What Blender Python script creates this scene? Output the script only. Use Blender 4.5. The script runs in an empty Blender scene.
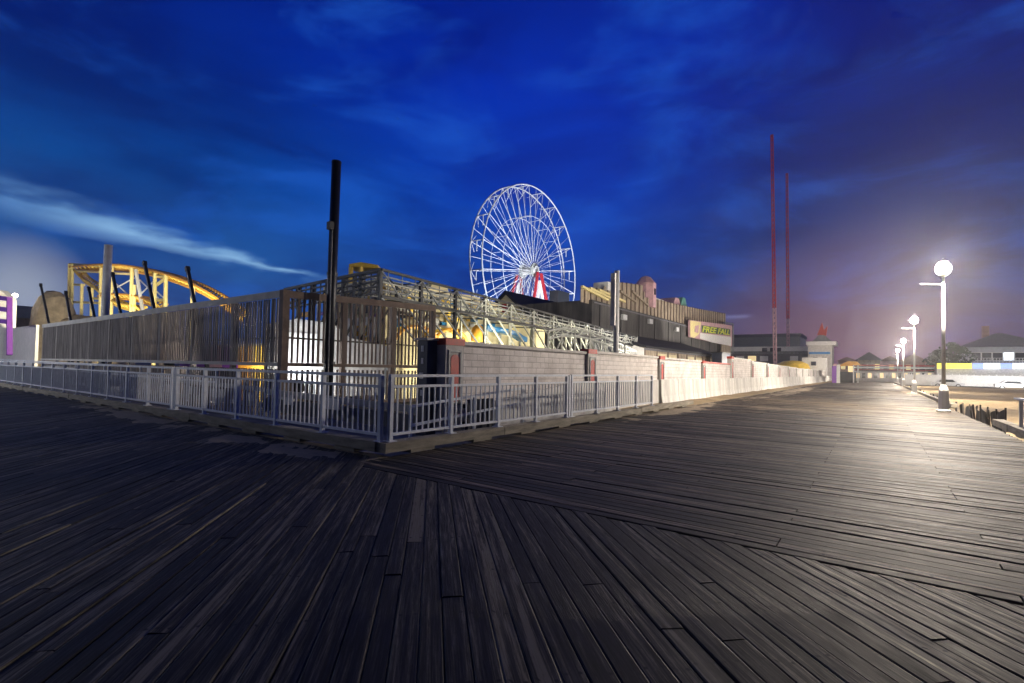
import bpy, bmesh, math, random
from mathutils import Vector, Matrix
random.seed(7)
R = math.radians
scene = bpy.context.scene
col = scene.collection

# ------------------------------------------------------------------ camera
H = 1.30
FPX = 500.0
YAW, PITCH, ROLL = R(36.0), math.atan(13/500), R(1.1)
SHIFT = 13.5
fwd0 = Vector((-math.sin(YAW), math.cos(YAW), 0)); rgt0 = Vector((math.cos(YAW), math.sin(YAW), 0)); up0 = Vector((0, 0, 1))
fwd = (fwd0*math.cos(PITCH) + up0*math.sin(PITCH)).normalized()
up1 = rgt0.cross(fwd).normalized()
rgt = rgt0*math.cos(ROLL) + up1*math.sin(ROLL)
up = up1*math.cos(ROLL) - rgt0*math.sin(ROLL)
EYE = Vector((0, 0, H))
cd = bpy.data.cameras.new('camera'); cam = bpy.data.objects.new('camera', cd); col.objects.link(cam)
cam.matrix_world = Matrix(((rgt.x, up.x, -fwd.x, 0), (rgt.y, up.y, -fwd.y, 0), (rgt.z, up.z, -fwd.z, H), (0, 0, 0, 1)))
cd.sensor_width = 36; cd.lens = 36*FPX/1024; cd.shift_y = SHIFT/1024
cd.clip_start = 0.05; cd.clip_end = 3000
scene.camera = cam

def ray(px, py):
    """sight line of the surveyed view, used to read off real positions"""
    return fwd + rgt*((px-512)/FPX) + up*((341.5-py+SHIFT)/FPX)
def PX(px, py, X):
    d = ray(px, py); k = X/d.x; return EYE + d*k
def PY(px, py, Y):
    d = ray(px, py); k = Y/d.y; return EYE + d*k
def PT(px, py, t):
    return EYE + ray(px, py)*t
def YX(px, X): return PX(px, 365, X).y       # where the line x=X stands at bearing px
def XY(px, Y): return PY(px, 365, Y).x

# ------------------------------------------------------------------ materials
MATS = {}
def mat(name, color, rough=.7, metal=0.0, var=.25, scale=3.0, bump=.0, stretch=(1, 1, 1), color2=None, emit=None, estr=0, spec=.5, fine=None):
    m = bpy.data.materials.new(name); m.use_nodes = True; n = m.node_tree.nodes; l = m.node_tree.links
    b = n['Principled BSDF']
    b.inputs['Roughness'].default_value = rough; b.inputs['Metallic'].default_value = metal
    b.inputs['Specular IOR Level'].default_value = spec
    tc = n.new('ShaderNodeTexCoord'); mp = n.new('ShaderNodeMapping'); mp.inputs['Scale'].default_value = stretch
    l.new(tc.outputs['Object'], mp.inputs['Vector'])
    no = n.new('ShaderNodeTexNoise'); no.inputs['Scale'].default_value = scale; no.inputs['Detail'].default_value = 7; no.inputs['Roughness'].default_value = .65
    l.new(mp.outputs['Vector'], no.inputs['Vector'])
    cr = n.new('ShaderNodeValToRGB'); e = cr.color_ramp.elements
    c2 = color2 or tuple(c*(1-var) for c in color)
    e[0].position = .32; e[0].color = (*c2, 1); e[1].position = .68; e[1].color = (*[min(1, c*(1+var*.4)) for c in color], 1)
    l.new(no.outputs['Fac'], cr.inputs['Fac']); l.new(cr.outputs['Color'], b.inputs['Base Color'])
    mr = n.new('ShaderNodeMapRange'); mr.inputs['To Min'].default_value = max(0, rough-.12); mr.inputs['To Max'].default_value = min(1, rough+.15)
    l.new(no.outputs['Fac'], mr.inputs['Value']); l.new(mr.outputs['Result'], b.inputs['Roughness'])
    if bump:
        bu = n.new('ShaderNodeBump'); bu.inputs['Strength'].default_value = bump; bu.inputs['Distance'].default_value = .02
        l.new(no.outputs['Fac'], bu.inputs['Height']); l.new(bu.outputs['Normal'], b.inputs['Normal'])
    if emit:
        b.inputs['Emission Color'].default_value = (*emit, 1); b.inputs['Emission Strength'].default_value = estr
    if emit: m.cycles.emission_sampling = 'NONE'
    MATS[name] = m
    return m

def plank_mat(name, dark, light, rough0, rough1, wear, bump=.5):
    m = bpy.data.materials.new(name); m.use_nodes = True; n = m.node_tree.nodes; l = m.node_tree.links
    b = n['Principled BSDF']; b.inputs['Specular IOR Level'].default_value = .28
    uv = n.new('ShaderNodeUVMap'); uv.uv_map = 'UVMap'
    at = n.new('ShaderNodeAttribute'); at.attribute_name = 'tone'
    def noise(sx, sy, sc, det, ro=.6):
        mp = n.new('ShaderNodeMapping'); mp.inputs['Scale'].default_value = (sx, sy, 1)
        l.new(uv.outputs['UV'], mp.inputs['Vector'])
        t = n.new('ShaderNodeTexNoise'); t.inputs['Scale'].default_value = sc; t.inputs['Detail'].default_value = det; t.inputs['Roughness'].default_value = ro
        l.new(mp.outputs['Vector'], t.inputs['Vector']); return t
    def math_(op, a, c, d=None):
        t = n.new('ShaderNodeMath'); t.operation = op
        for i, v in enumerate((a, c) if d is None else (a, c, d)):
            if isinstance(v, (int, float)): t.inputs[i].default_value = v
            else: l.new(v, t.inputs[i])
        return t.outputs[0]
    grain = noise(1.2, 34, 3.0, 8, .7); blot = noise(.5, 3, 1.1, 6, .6); fine = noise(4, 110, 3.0, 4, .6)
    streak = noise(.45, 13, 2.0, 4, .5)
    f = math_('MULTIPLY_ADD', grain.outputs['Fac'], 1.25, math_('MULTIPLY_ADD', at.outputs['Fac'], .42, -.20))
    f = math_('ADD', f, math_('MULTIPLY_ADD', streak.outputs['Fac'], 1.9, -.93))
    f = math_('ADD', f, math_('MULTIPLY_ADD', blot.outputs['Fac'], .9, -.62))
    f = math_('ADD', f, math_('MULTIPLY_ADD', fine.outputs['Fac'], .3, -.15))
    cr = n.new('ShaderNodeValToRGB'); e = cr.color_ramp.elements
    e[0].position = .36; e[0].color = (*dark, 1); e[1].position = .80; e[1].color = (*light, 1)
    k = e.new(.6); k.color = (*[(a*.74+c*.26) for a, c in zip(dark, light)], 1)
    l.new(f, cr.inputs['Fac'])
    # knots and nail rows
    vo = n.new('ShaderNodeTexVoronoi'); vo.feature = 'F1'; mp = n.new('ShaderNodeMapping'); mp.inputs['Scale'].default_value = (1.3, 6, 1)
    l.new(uv.outputs['UV'], mp.inputs['Vector']); l.new(mp.outputs['Vector'], vo.inputs['Vector']); vo.inputs['Scale'].default_value = 1.4
    kn = n.new('ShaderNodeMapRange'); kn.inputs['From Min'].default_value = .05; kn.inputs['From Max'].default_value = .16; kn.inputs['To Min'].default_value = .25; kn.inputs['To Max'].default_value = 1
    l.new(vo.outputs['Distance'], kn.inputs['Value'])
    na = n.new('ShaderNodeAttribute'); na.attribute_name = 'nailpos'; sx = n.new('ShaderNodeSeparateXYZ'); l.new(na.outputs['Vector'], sx.inputs[0])
    du = math_('SUBTRACT', math_('FLOORED_MODULO', sx.outputs['X'], .6), .3)
    ed = math_('SUBTRACT', math_('MINIMUM', sx.outputs['Y'], math_('SUBTRACT', sx.outputs['Z'], sx.outputs['Y'])), .024)
    rr_ = math_('SQRT', math_('ADD', math_('MULTIPLY', du, du), math_('MULTIPLY', ed, ed)), 0)
    nl = n.new('ShaderNodeMapRange'); nl.inputs['From Min'].default_value = .006; nl.inputs['From Max'].default_value = .014; nl.inputs['To Min'].default_value = .06; l.new(rr_, nl.inputs['Value'])
    nailed = math_('MULTIPLY', kn.outputs['Result'], nl.outputs['Result'])
    mx = n.new('ShaderNodeMix'); mx.data_type = 'RGBA'; mx.blend_type = 'MULTIPLY'; mx.inputs['Factor'].default_value = 1
    l.new(cr.outputs['Color'], mx.inputs[6])
    cb = n.new('ShaderNodeCombineColor'); [l.new(nailed, cb.inputs[i]) for i in range(3)]
    l.new(cb.outputs['Color'], mx.inputs[7]); l.new(mx.outputs[2], b.inputs['Base Color'])
    rr = n.new('ShaderNodeMapRange'); rr.inputs['From Min'].default_value = .3; rr.inputs['From Max'].default_value = .75; rr.inputs['To Min'].default_value = rough1; rr.inputs['To Max'].default_value = rough0
    l.new(grain.outputs['Fac'], rr.inputs['Value']); l.new(rr.outputs['Result'], b.inputs['Roughness'])
    bh = math_('ADD', grain.outputs['Fac'], math_('MULTIPLY', fine.outputs['Fac'], .5))
    bu = n.new('ShaderNodeBump'); bu.inputs['Strength'].default_value = bump; bu.inputs['Distance'].default_value = .0022
    l.new(bh, bu.inputs['Height']); l.new(bu.outputs['Normal'], b.inputs['Normal'])
    return m

M_deck = plank_mat('dim_weathered_deck_boards', (.0022, .0020, .0014), (.150, .130, .088), .42, .9, 1, 1.0)  # weathered, and coloured darker to keep the unlit foreground dim
M_deck2 = plank_mat('lit_sand_worn_deck_boards', (.0045, .0040, .0030), (.24, .185, .125), .42, .88, 1, 1.0)  # sand-worn, and coloured lighter to help the lamplit deck look bright
M_rail = mat('painted_rail_metal', (.74, .78, .84), .45, .0, .14, 9)
M_timber = mat('grey_timber', (.30, .27, .21), .85, 0, .5, 2.2, .6, (1, 1, 6))
M_timber_d = mat('dark_wet_timber', (.05, .042, .038), .8, 0, .5, 3, .5)
M_slat = mat('weathered_slats', (.33, .305, .285), .85, 0, .6, 2.4, .4, (6, 6, .25), color2=(.08, .072, .066))
M_slat_d = mat('brown_slats', (.13, .10, .085), .85, 0, .5, 2.4, .4, (2, 2, .4))
M_fascia = mat('pale_fascia_boards', (.50, .50, .48), .75, 0, .3, 1.6, .3)
M_brown = mat('brown_beams', (.17, .125, .10), .8, 0, .4, 3, .4)
M_pole_d = mat('dark_steel_pole', (.035, .037, .042), .4, .6, .3, 4)
M_pole_g = mat('galvanised_pole', (.62, .63, .65), .5, .0, .2, 3)
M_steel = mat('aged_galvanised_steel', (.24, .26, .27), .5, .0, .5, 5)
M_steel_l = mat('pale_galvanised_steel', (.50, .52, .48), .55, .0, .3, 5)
M_steel_d = mat('dark_and_backlit_steel', (.03, .033, .036), .5, .4, .4, 5)
M_white = mat('white_paint', (.78, .77, .75), .6, 0, .13, 2.5, .1)
M_wheel = mat('white_wheel_paint', (.80, .81, .84), .45, 0, .08, 4)
M_barr = mat('weathered_white_barrier', (.70, .69, .66), .8, 0, .35, 1.3, .2, (1, 1.6, .6))
M_conc = mat('pale_concrete', (.62, .60, .57), .85, 0, .28, 3, .35)
M_coping = mat('coping_stone', (.66, .63, .60), .8, 0, .35, 2.5, .3)
M_red = mat('red_paint', (.50, .045, .03), .55, 0, .35, 6)
M_redw = mat('red_support_paint', (.55, .03, .04), .45, 0, .2, 4)
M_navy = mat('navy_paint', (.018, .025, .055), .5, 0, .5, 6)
M_yel = mat('yellow_coaster_paint', (.85, .58, .08), .5, 0, .2, 3)
M_yelp = mat('pale_yellow_paint', (.80, .68, .30), .5, 0, .15, 3)
M_oran = mat('orange_track_paint', (.85, .42, .05), .5, 0, .2, 3)
M_purple = mat('purple_paint', (.22, .05, .42), .5, 0, .2, 3)
M_blue = mat('blue_gloss_paint', (.03, .22, .55), .3, 0, .2, 3)
M_black_roof = mat('black_shingles', (.016, .018, .024), .8, 0, .4, 14, .3)
M_char = mat('charcoal_render', (.10, .095, .092), .85, 0, .55, 1.1, .3, (1, 1, .18), color2=(.025, .025, .027))
M_cream = mat('cream_wall', (.74, .66, .42), .75, 0, .3, .6, .1)
M_tan = mat('tan_panels', (.38, .31, .23), .8, 0, .6, 2.6, .3, (1, 1, .3))
M_greyroof = mat('grey_roof', (.16, .16, .18), .8, 0, .3, 3, .2)
M_brick = mat('reddish_siding', (.36, .20, .16), .8, 0, .3, 2)
M_pink = mat('pink_paint', (.62, .38, .42), .7, 0, .3, 1.5)
M_green = mat('teal_green_paint', (.12, .34, .28), .7, 0, .3, 2)
M_sandd = mat('loose_sand', (.30, .24, .165), .95, 0, .3, 6, .5)
M_glassd = mat('dark_glass', (.02, .025, .03), .15, 0, .2, 2)
M_blackcl = mat('black_silt_fabric', (.012, .012, .013), .7, 0, .4, 8, .4)
M_stone = mat('rough_stone_render', (.24, .20, .16), .95, 0, .5, .9, 1.0)
M_concg = mat('grey_ramp_concrete', (.20, .20, .20), .9, 0, .4, 1.5, .3)
M_leaf = mat('evergreen_leaves', (.05, .075, .035), .8, 0, .5, 3)
M_trunk = mat('bark', (.10, .07, .05), .9, 0, .4, 5, .5)
M_litwin = mat('lit_window', (.8, .85, .9), .4, 0, .1, 1, emit=(.75, .85, 1.0), estr=2.2)
M_litwarm = mat('lit_warm_window', (.8, .7, .4), .4, 0, .1, 1, emit=(1.0, .72, .35), estr=.8)
M_lityel = mat('lit_yellow_sign', (.8, .7, .1), .4, 0, .1, 1, emit=(1.0, .85, .06), estr=1.1)
M_litblue = mat('lit_blue_sign', (.2, .3, .8), .4, 0, .1, 1, emit=(.25, .35, 1.0), estr=1.2)
M_lamp = mat('lamp_glow', (1, 1, 1), .3, 0, 0, 1, emit=(1.0, .90, .76), estr=120)
M_flood = mat('flood_glow', (1, 1, 1), .3, 0, 0, 1, emit=(1.0, .95, .88), estr=60)
M_textgreen = mat('dark_green_lettering_edge', (.03, .10, .03), .6, 0, .2, 3)
M_textyel = mat('yellow_lettering', (.75, .80, .06), .6, 0, .1, 3)

def block_mat():
    m = bpy.data.materials.new('painted_block_wall'); m.use_nodes = True; n = m.node_tree.nodes; l = m.node_tree.links
    b = n['Principled BSDF']; b.inputs['Roughness'].default_value = .85
    tc = n.new('ShaderNodeTexCoord'); sp = n.new('ShaderNodeSeparateXYZ'); cb = n.new('ShaderNodeCombineXYZ')
    l.new(tc.outputs['Object'], sp.inputs[0]); l.new(sp.outputs['Y'], cb.inputs['X']); l.new(sp.outputs['Z'], cb.inputs['Y'])
    br = n.new('ShaderNodeTexBrick'); br.inputs['Scale'].default_value = 1; br.inputs['Brick Width'].default_value = .40; br.inputs['Row Height'].default_value = .145
    br.inputs['Mortar Size'].default_value = .012; br.inputs['Mortar Smooth'].default_value = .4
    br.inputs['Color1'].default_value = (.80, .76, .73, 1); br.inputs['Color2'].default_value = (.72, .68, .66, 1); br.inputs['Mortar'].default_value = (.56, .53, .51, 1)
    l.new(cb.outputs[0], br.inputs['Vector'])
    no = n.new('ShaderNodeTexNoise'); no.inputs['Scale'].default_value = 1.6; no.inputs['Detail'].default_value = 9; no.inputs['Roughness'].default_value = .7
    l.new(tc.outputs['Object'], no.inputs['Vector'])
    cr = n.new('ShaderNodeValToRGB'); cr.color_ramp.elements[0].position = .3; cr.color_ramp.elements[0].color = (.72, .70, .68, 1); cr.color_ramp.elements[1].position = .62; cr.color_ramp.elements[1].color = (1.1, 1.1, 1.1, 1)
    l.new(no.outputs['Fac'], cr.inputs['Fac'])
    mx = n.new('ShaderNodeMix'); mx.data_type = 'RGBA'; mx.blend_type = 'MULTIPLY'; mx.inputs['Factor'].default_value = 1
    l.new(br.outputs['Color'], mx.inputs[6]); l.new(cr.outputs['Color'], mx.inputs[7]); l.new(mx.outputs[2], b.inputs['Base Color'])
    bu = n.new('ShaderNodeBump'); bu.inputs['Strength'].default_value = .7; bu.inputs['Distance'].default_value = .015; bu.invert = True
    l.new(br.outputs['Fac'], bu.inputs['Height'])
    b2 = n.new('ShaderNodeBump'); b2.inputs['Strength'].default_value = .4; b2.inputs['Distance'].default_value = .01
    l.new(no.outputs['Fac'], b2.inputs['Height']); l.new(bu.outputs['Normal'], b2.inputs['Normal']); l.new(b2.outputs['Normal'], b.inputs['Normal'])
    return m
M_block = block_mat()

def sand_mat(name, c1, c2, scale=.35):
    m = bpy.data.materials.new(name); m.use_nodes = True; n = m.node_tree.nodes; l = m.node_tree.links
    b = n['Principled BSDF']; b.inputs['Roughness'].default_value = .95
    tc = n.new('ShaderNodeTexCoord')
    a = n.new('ShaderNodeTexNoise'); a.inputs['Scale'].default_value = scale; a.inputs['Detail'].default_value = 10; a.inputs['Roughness'].default_value = .7
    l.new(tc.outputs['Object'], a.inputs['Vector'])
    cr = n.new('ShaderNodeValToRGB'); cr.color_ramp.elements[0].position = .35; cr.color_ramp.elements[0].color = (*c1, 1); cr.color_ramp.elements[1].position = .65; cr.color_ramp.elements[1].color = (*c2, 1)
    l.new(a.outputs['Fac'], cr.inputs['Fac']); l.new(cr.outputs['Color'], b.inputs['Base Color'])
    f = n.new('ShaderNodeTexNoise'); f.inputs['Scale'].default_value = 5; f.inputs['Detail'].default_value = 8; l.new(tc.outputs['Object'], f.inputs['Vector'])
    bu = n.new('ShaderNodeBump'); bu.inputs['Strength'].default_value = .9; bu.inputs['Distance'].default_value = .06
    l.new(f.outputs['Fac'], bu.inputs['Height']); l.new(bu.outputs['Normal'], b.inputs['Normal'])
    return m
M_sand = sand_mat('beach_sand', (.20, .145, .075), (.36, .27, .155))
M_asph = sand_mat('worn_asphalt', (.045, .045, .047), (.075, .073, .072), .5)

# ------------------------------------------------------------------ mesh builder
class MB:
    def __init__(s): s.v = []; s.f = []
    def poly(s, pts, faces):
        o = len(s.v); s.v += [Vector(p) for p in pts]; s.f += [tuple(i+o for i in f) for f in faces]; return s
    def box(s, x0, y0, z0, x1, y1, z1):
        if x0 > x1: x0, x1 = x1, x0
        if y0 > y1: y0, y1 = y1, y0
        if z0 > z1: z0, z1 = z1, z0
        return s.poly([(x0, y0, z0), (x1, y0, z0), (x1, y1, z0), (x0, y1, z0), (x0, y0, z1), (x1, y0, z1), (x1, y1, z1), (x0, y1, z1)],
                      [(3, 2, 1, 0), (4, 5, 6, 7), (0, 1, 5, 4), (1, 2, 6, 5), (2, 3, 7, 6), (3, 0, 4, 7)])
    def beam(s, a, b, w, h=None, upv=(0, 0, 1)):
        a = Vector(a); b = Vector(b); h = h or w; d = (b-a).normalized(); u = Vector(upv)
        if abs(d.dot(u)) > .98: u = Vector((0, 1, 0))
        x = d.cross(u).normalized()*w/2; z = x.cross(d).normalized()*h/2
        P = [a-x-z, a+x-z, a+x+z, a-x+z, b-x-z, b+x-z, b+x+z, b-x+z]
        return s.poly(P, [(0, 1, 2, 3), (7, 6, 5, 4), (1, 0, 4, 5), (2, 1, 5, 6), (3, 2, 6, 7), (0, 3, 7, 4)])
    def tube(s, a, b, r0, r1=None, n=10, cap=True):
        a = Vector(a); b = Vector(b); r1 = r0 if r1 is None else r1
        d = (b-a).normalized(); u = Vector((0, 0, 1)) if abs(d.z) < .9 else Vector((1, 0, 0))
        x = d.cross(u).normalized(); y = d.cross(x)
        P = []
        for q, r in ((a, r0), (b, r1)):
            for i in range(n):
                t = 2*math.pi*i/n; P.append(q + x*r*math.cos(t) + y*r*math.sin(t))
        F = [(i, i+n, (i+1) % n+n, (i+1) % n) for i in range(n)]
        if cap: F += [tuple(range(n)), tuple(range(2*n-1, n-1, -1))]
        return s.poly(P, F)
    def path(s, pts, r, n=6):
        for a, b in zip(pts[:-1], pts[1:]): s.tube(a, b, r, r, n)
        return s
    def lathe(s, prof, c=(0, 0, 0), n=12):
        P = []; c = Vector(c)
        for r, z in prof:
            for i in range(n):
                t = 2*math.pi*(i+.5)/n; P.append(c+Vector((r*math.cos(t), r*math.sin(t), z)))
        F = []
        for k in range(len(prof)-1):
            for i in range(n):
                j = (i+1) % n; F.append((k*n+i, k*n+j, (k+1)*n+j, (k+1)*n+i))
        F += [tuple(range(n-1, -1, -1)), tuple(range((len(prof)-1)*n, len(prof)*n))]
        return s.poly(P, F)
    def prism(s, pts, off):
        n = len(pts); pts = [Vector(p) for p in pts]; off = Vector(off)
        return s.poly(pts+[p+off for p in pts], [tuple(range(n)), tuple(range(2*n-1, n-1, -1))]+[(i, i+n, (i+1) % n+n, (i+1) % n) for i in range(n)])
    def build(s, name, m, parent=None, smooth=False):
        me = bpy.data.meshes.new(name)
        off = Vector(parent_loc(parent)) if parent else Vector()
        me.from_pydata([v-off for v in s.v], [], s.f)
        bm = bmesh.new(); bm.from_mesh(me); bmesh.ops.recalc_face_normals(bm, faces=bm.faces); bm.to_mesh(me); bm.free()
        if smooth:
            me.polygons.foreach_set('use_smooth', [True]*len(me.polygons))
        me.materials.append(m); me.update()
        o = bpy.data.objects.new(name, me); col.objects.link(o)
        if parent: o.parent = parent
        return o
def parent_loc(p):
    v = Vector()
    while p is not None: v += Vector(p.location); p = p.parent
    return v
def tag(o, label, cat, group=None, kind=None):
    if label: o['label'] = label
    if cat: o['category'] = cat
    if group: o['group'] = group
    if kind: o['kind'] = kind
    return o
def struct(o): o['kind'] = 'structure'; return o
def thing(name, loc, label, cat, group=None):
    o = bpy.data.objects.new(name, None); o.empty_display_size = .2; col.objects.link(o); o.location = loc
    return tag(o, label, cat, group)
def kids(o): return [c for c in bpy.data.objects if c.parent is o]
def copy_tree(o, parent=None, loc=None):
    c = o.copy(); col.objects.link(c)
    if parent: c.parent = parent
    if loc is not None: c.location = loc
    for ch in kids(o): copy_tree(ch, c)
    return c
def B(*a): return MB().box(*a)

# ------------------------------------------------------------------ world: dusk sky
w = bpy.data.worlds.new('World'); scene.world = w; w.use_nodes = True
nt = w.node_tree; N = nt.nodes; L = nt.links; bg = N['Background']
tc = N.new('ShaderNodeTexCoord'); DIR = tc.outputs['Generated']
def vdot(v):
    t = N.new('ShaderNodeVectorMath'); t.operation = 'DOT_PRODUCT'; L.new(DIR, t.inputs[0]); t.inputs[1].default_value = v; return t.outputs['Value']
def mth(op, a, b=None, c=None, clamp=False):
    t = N.new('ShaderNodeMath'); t.operation = op; t.use_clamp = clamp
    for i, v in enumerate([q for q in (a, b, c) if q is not None]):
        if isinstance(v, (int, float)): t.inputs[i].default_value = v
        else: L.new(v, t.inputs[i])
    return t.outputs[0]
def mrange(v, a, b, c=0, d=1, smooth=True):
    t = N.new('ShaderNodeMapRange'); t.interpolation_type = 'SMOOTHSTEP' if smooth else 'LINEAR'
    L.new(v, t.inputs['Value']); t.inputs['From Min'].default_value = a; t.inputs['From Max'].default_value = b; t.inputs['To Min'].default_value = c; t.inputs['To Max'].default_value = d
    return t.outputs['Result']
def ramp(v, stops):
    t = N.new('ShaderNodeValToRGB'); e = t.color_ramp.elements
    while len(e) < len(stops): e.new(.5)
    for k, (p, c) in zip(e, stops): k.position = p; k.color = (*c, 1)
    L.new(v, t.inputs['Fac']); return t.outputs['Color']
def mixc(f, a, b, mode='MIX'):
    t = N.new('ShaderNodeMix'); t.data_type = 'RGBA'; t.blend_type = mode
    if isinstance(f, (int, float)): t.inputs['Factor'].default_value = f
    else: L.new(f, t.inputs['Factor'])
    for i, v in ((6, a), (7, b)):
        if isinstance(v, tuple): t.inputs[i].default_value = (*v, 1)
        else: L.new(v, t.inputs[i])
    return t.outputs[2]
def srgb(r, g, b):
    return tuple((c/255/12.92 if c/255 <= .04045 else ((c/255+.055)/1.055)**2.4) for c in (r, g, b))
Z = vdot((0, 0, 1))
LEFT = Vector(ray(0, 365)).normalized(); RIGHT = Vector(ray(960, 365)).normalized()
base = ramp(Z, [(0.0, srgb(62, 98, 170)), (.10, srgb(34, 84, 172)), (.19, srgb(14, 74, 180)), (.34, srgb(2, 60, 186)), (.50, srgb(0, 44, 172)), (.66, srgb(0, 24, 124)), (1.0, srgb(0, 10, 52))])
lf = mrange(vdot(LEFT), .62, 1.03)
leftc = ramp(Z, [(0.0, srgb(92, 116, 162)), (.08, srgb(54, 94, 156)), (.17, srgb(38, 92, 160)), (.30, srgb(6, 70, 142)), (.45, srgb(0, 38, 112)), (.60, srgb(0, 18, 80)), (1, srgb(0, 8, 40))])
sky = mixc(lf, base, leftc)
rf = mrange(vdot(RIGHT), .76, .995)
rightc = ramp(Z, [(0.0, srgb(100, 88, 108)), (.06, srgb(80, 76, 106)), (.14, srgb(58, 64, 106)), (.22, srgb(24, 46, 106)), (.34, srgb(2, 28, 98)), (.5, srgb(0, 18, 92)), (1, srgb(0, 6, 44))])
sky = mixc(rf, sky, rightc)
# soft cloud mottling, in sheets seen against the sky
mp = N.new('ShaderNodeMapping'); mp.inputs['Scale'].default_value = (1.1, 1.1, 3.2); mp.inputs['Rotation'].default_value = (.15, -.12, .3); L.new(DIR, mp.inputs['Vector'])
c1 = N.new('ShaderNodeTexNoise'); c1.inputs['Scale'].default_value = 2.1; c1.inputs['Detail'].default_value = 6; c1.inputs['Roughness'].default_value = .55; c1.inputs['Distortion'].default_value = .6; L.new(mp.outputs[0], c1.inputs['Vector'])
cl = mrange(c1.outputs['Fac'], .36, .68)
sky = mixc(mth('MULTIPLY', cl, mth('MULTIPLY_ADD', rf, .1, .85)), sky, mixc(1.0, sky, (.5, .36, .55), 'MULTIPLY'))
c2 = N.new('ShaderNodeTexNoise'); c2.inputs['Scale'].default_value = 3.4; c2.inputs['Detail'].default_value = 8; c2.inputs['Roughness'].default_value = .6; c2.inputs['Distortion'].default_value = .5; L.new(mp.outputs[0], c2.inputs['Vector'])
sky = mixc(mth('MULTIPLY', mrange(c2.outputs['Fac'], .45, .72), .34), sky, srgb(36, 108, 225))
# long wisps of high cloud catching the last light on the left
def wisp(a, b, width, gain, tint, sky, n0=.35, taper=True):
    A = Vector(ray(*a)).normalized(); Bq = Vector(ray(*b)).normalized(); nn = A.cross(Bq).normalized()
    along = (Bq-A*A.dot(Bq)).normalized()
    ang = A.angle(Bq)
    mp2 = N.new('ShaderNodeMapping'); mp2.inputs['Scale'].default_value = (3, 3, 12); L.new(DIR, mp2.inputs['Vector'])
    ns = N.new('ShaderNodeTexNoise'); ns.inputs['Scale'].default_value = 3.2; ns.inputs['Detail'].default_value = 7; L.new(mp2.outputs[0], ns.inputs['Vector'])
    d = mth('ABSOLUTE', mth('ADD', vdot(nn), mth('MULTIPLY_ADD', ns.outputs['Fac'], width*1.6, -width*.8)))
    u = mth('DIVIDE', vdot(along), math.sin(ang))
    wv = mth('MULTIPLY_ADD', u, -width*.85, width*1.1) if taper else mth('ADD', mth('MULTIPLY', u, 0), width)
    core = mth('SUBTRACT', 1.0, mth('DIVIDE', d, wv), clamp=True)
    core = mth('POWER', core, 1.3)
    win = mth('MULTIPLY', mrange(u, -.6, .1), mrange(u, 1.12, .85))
    win = mth('MULTIPLY', win, mrange(vdot(A), 0, .3))
    tex = mrange(ns.outputs['Fac'], .28, .62, n0, 1)
    return mixc(mth('MULTIPLY', mth('MULTIPLY', core, win), mth('MULTIPLY', tex, gain)), sky, tint)
sky = wisp((0, 196), (318, 278), .036, .62, srgb(112, 165, 222), sky)
sky = wisp((120, 232), (300, 274), .020, .8, srgb(150, 198, 240), sky)
sky = wisp((700, 318), (750, 316), .006, .5, srgb(150, 160, 215), sky, taper=False)
GL = Vector(ray(18, 292)).normalized()  # pale glow of the far left lamp, painted into the sky
sky = mixc(mth('MULTIPLY', mth('POWER', mrange(vdot(GL), .9955, 1.0, smooth=False), 1.6), .38), sky, srgb(228, 236, 240))
PK = Vector(ray(858, 366)).normalized()
sky = mixc(mth('MULTIPLY', mth('POWER', mrange(vdot(PK), .965, 1.0, smooth=False), 1.4), .28), sky, srgb(180, 118, 126))
sky = mixc(mrange(Z, -.02, -.12), sky, srgb(40, 42, 52))
# sky behind the camera, darkened to cut its fill light on the deck
sky = mixc(mrange(vdot(tuple(fwd0)), .35, -.25), sky, mixc(1.0, sky, (.16, .12, .09), 'MULTIPLY'))
L.new(sky, bg.inputs['Color']); bg.inputs['Strength'].default_value = 1.0  # colours above are the dusk radiances themselves

sd = bpy.data.lights.new('sun', 'SUN'); sd.energy = .05; sd.angle = R(20); sd.color = (.75, .85, 1.0)
so = bpy.data.objects.new('sun', sd); col.objects.link(so); so.rotation_euler = (R(55), 0, R(-40))

# ------------------------------------------------------------------ ground
def sheet(name, x0, y0, x1, y1, z, m, nx=1, ny=1, fn=None):
    P = [((x0+(x1-x0)*i/nx), (y0+(y1-y0)*j/ny), z + (fn(x0+(x1-x0)*i/nx, y0+(y1-y0)*j/ny) if fn else 0)) for j in range(ny+1) for i in range(nx+1)]
    F = [(j*(nx+1)+i, j*(nx+1)+i+1, (j+1)*(nx+1)+i+1, (j+1)*(nx+1)+i) for j in range(ny) for i in range(nx)]
    o = MB().poly(P, F).build(name, m, None, True); return o
struct(sheet('ground', -900, -700, 900, 1100, -.62, M_asph))
from mathutils import noise as mn
def dune(x, y):
    e = min(1, max(0, (x-2.7)/2.5))
    return e*(.16*mn.noise(Vector((x*.16, y*.16, 0))) + .07*mn.noise(Vector((x*.6, y*.6, 2))) + .03*mn.noise(Vector((x*2, y*2, 5))))
struct(sheet('beach_sand', 2.3, -12, 44, 112, -.42, M_sand, 110, 300, dune))
struct(sheet('sand_strip', -7.3, 15.0, -5.35, 118, -.02, M_sand, 6, 300, lambda x, y: .05+.05*mn.noise(Vector((x*.9, y*.5, 0)))-.09*max(0, (x+6.3))))
struct(B(-44, 4.95, -.6, -5.9, 8.6, -.10).build('sunken_walkway', M_concg))
struct(B(-7.35, 8.65, -.6, -5.9, 16, -.04).build('walkway_beside_wall', M_concg))

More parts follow.
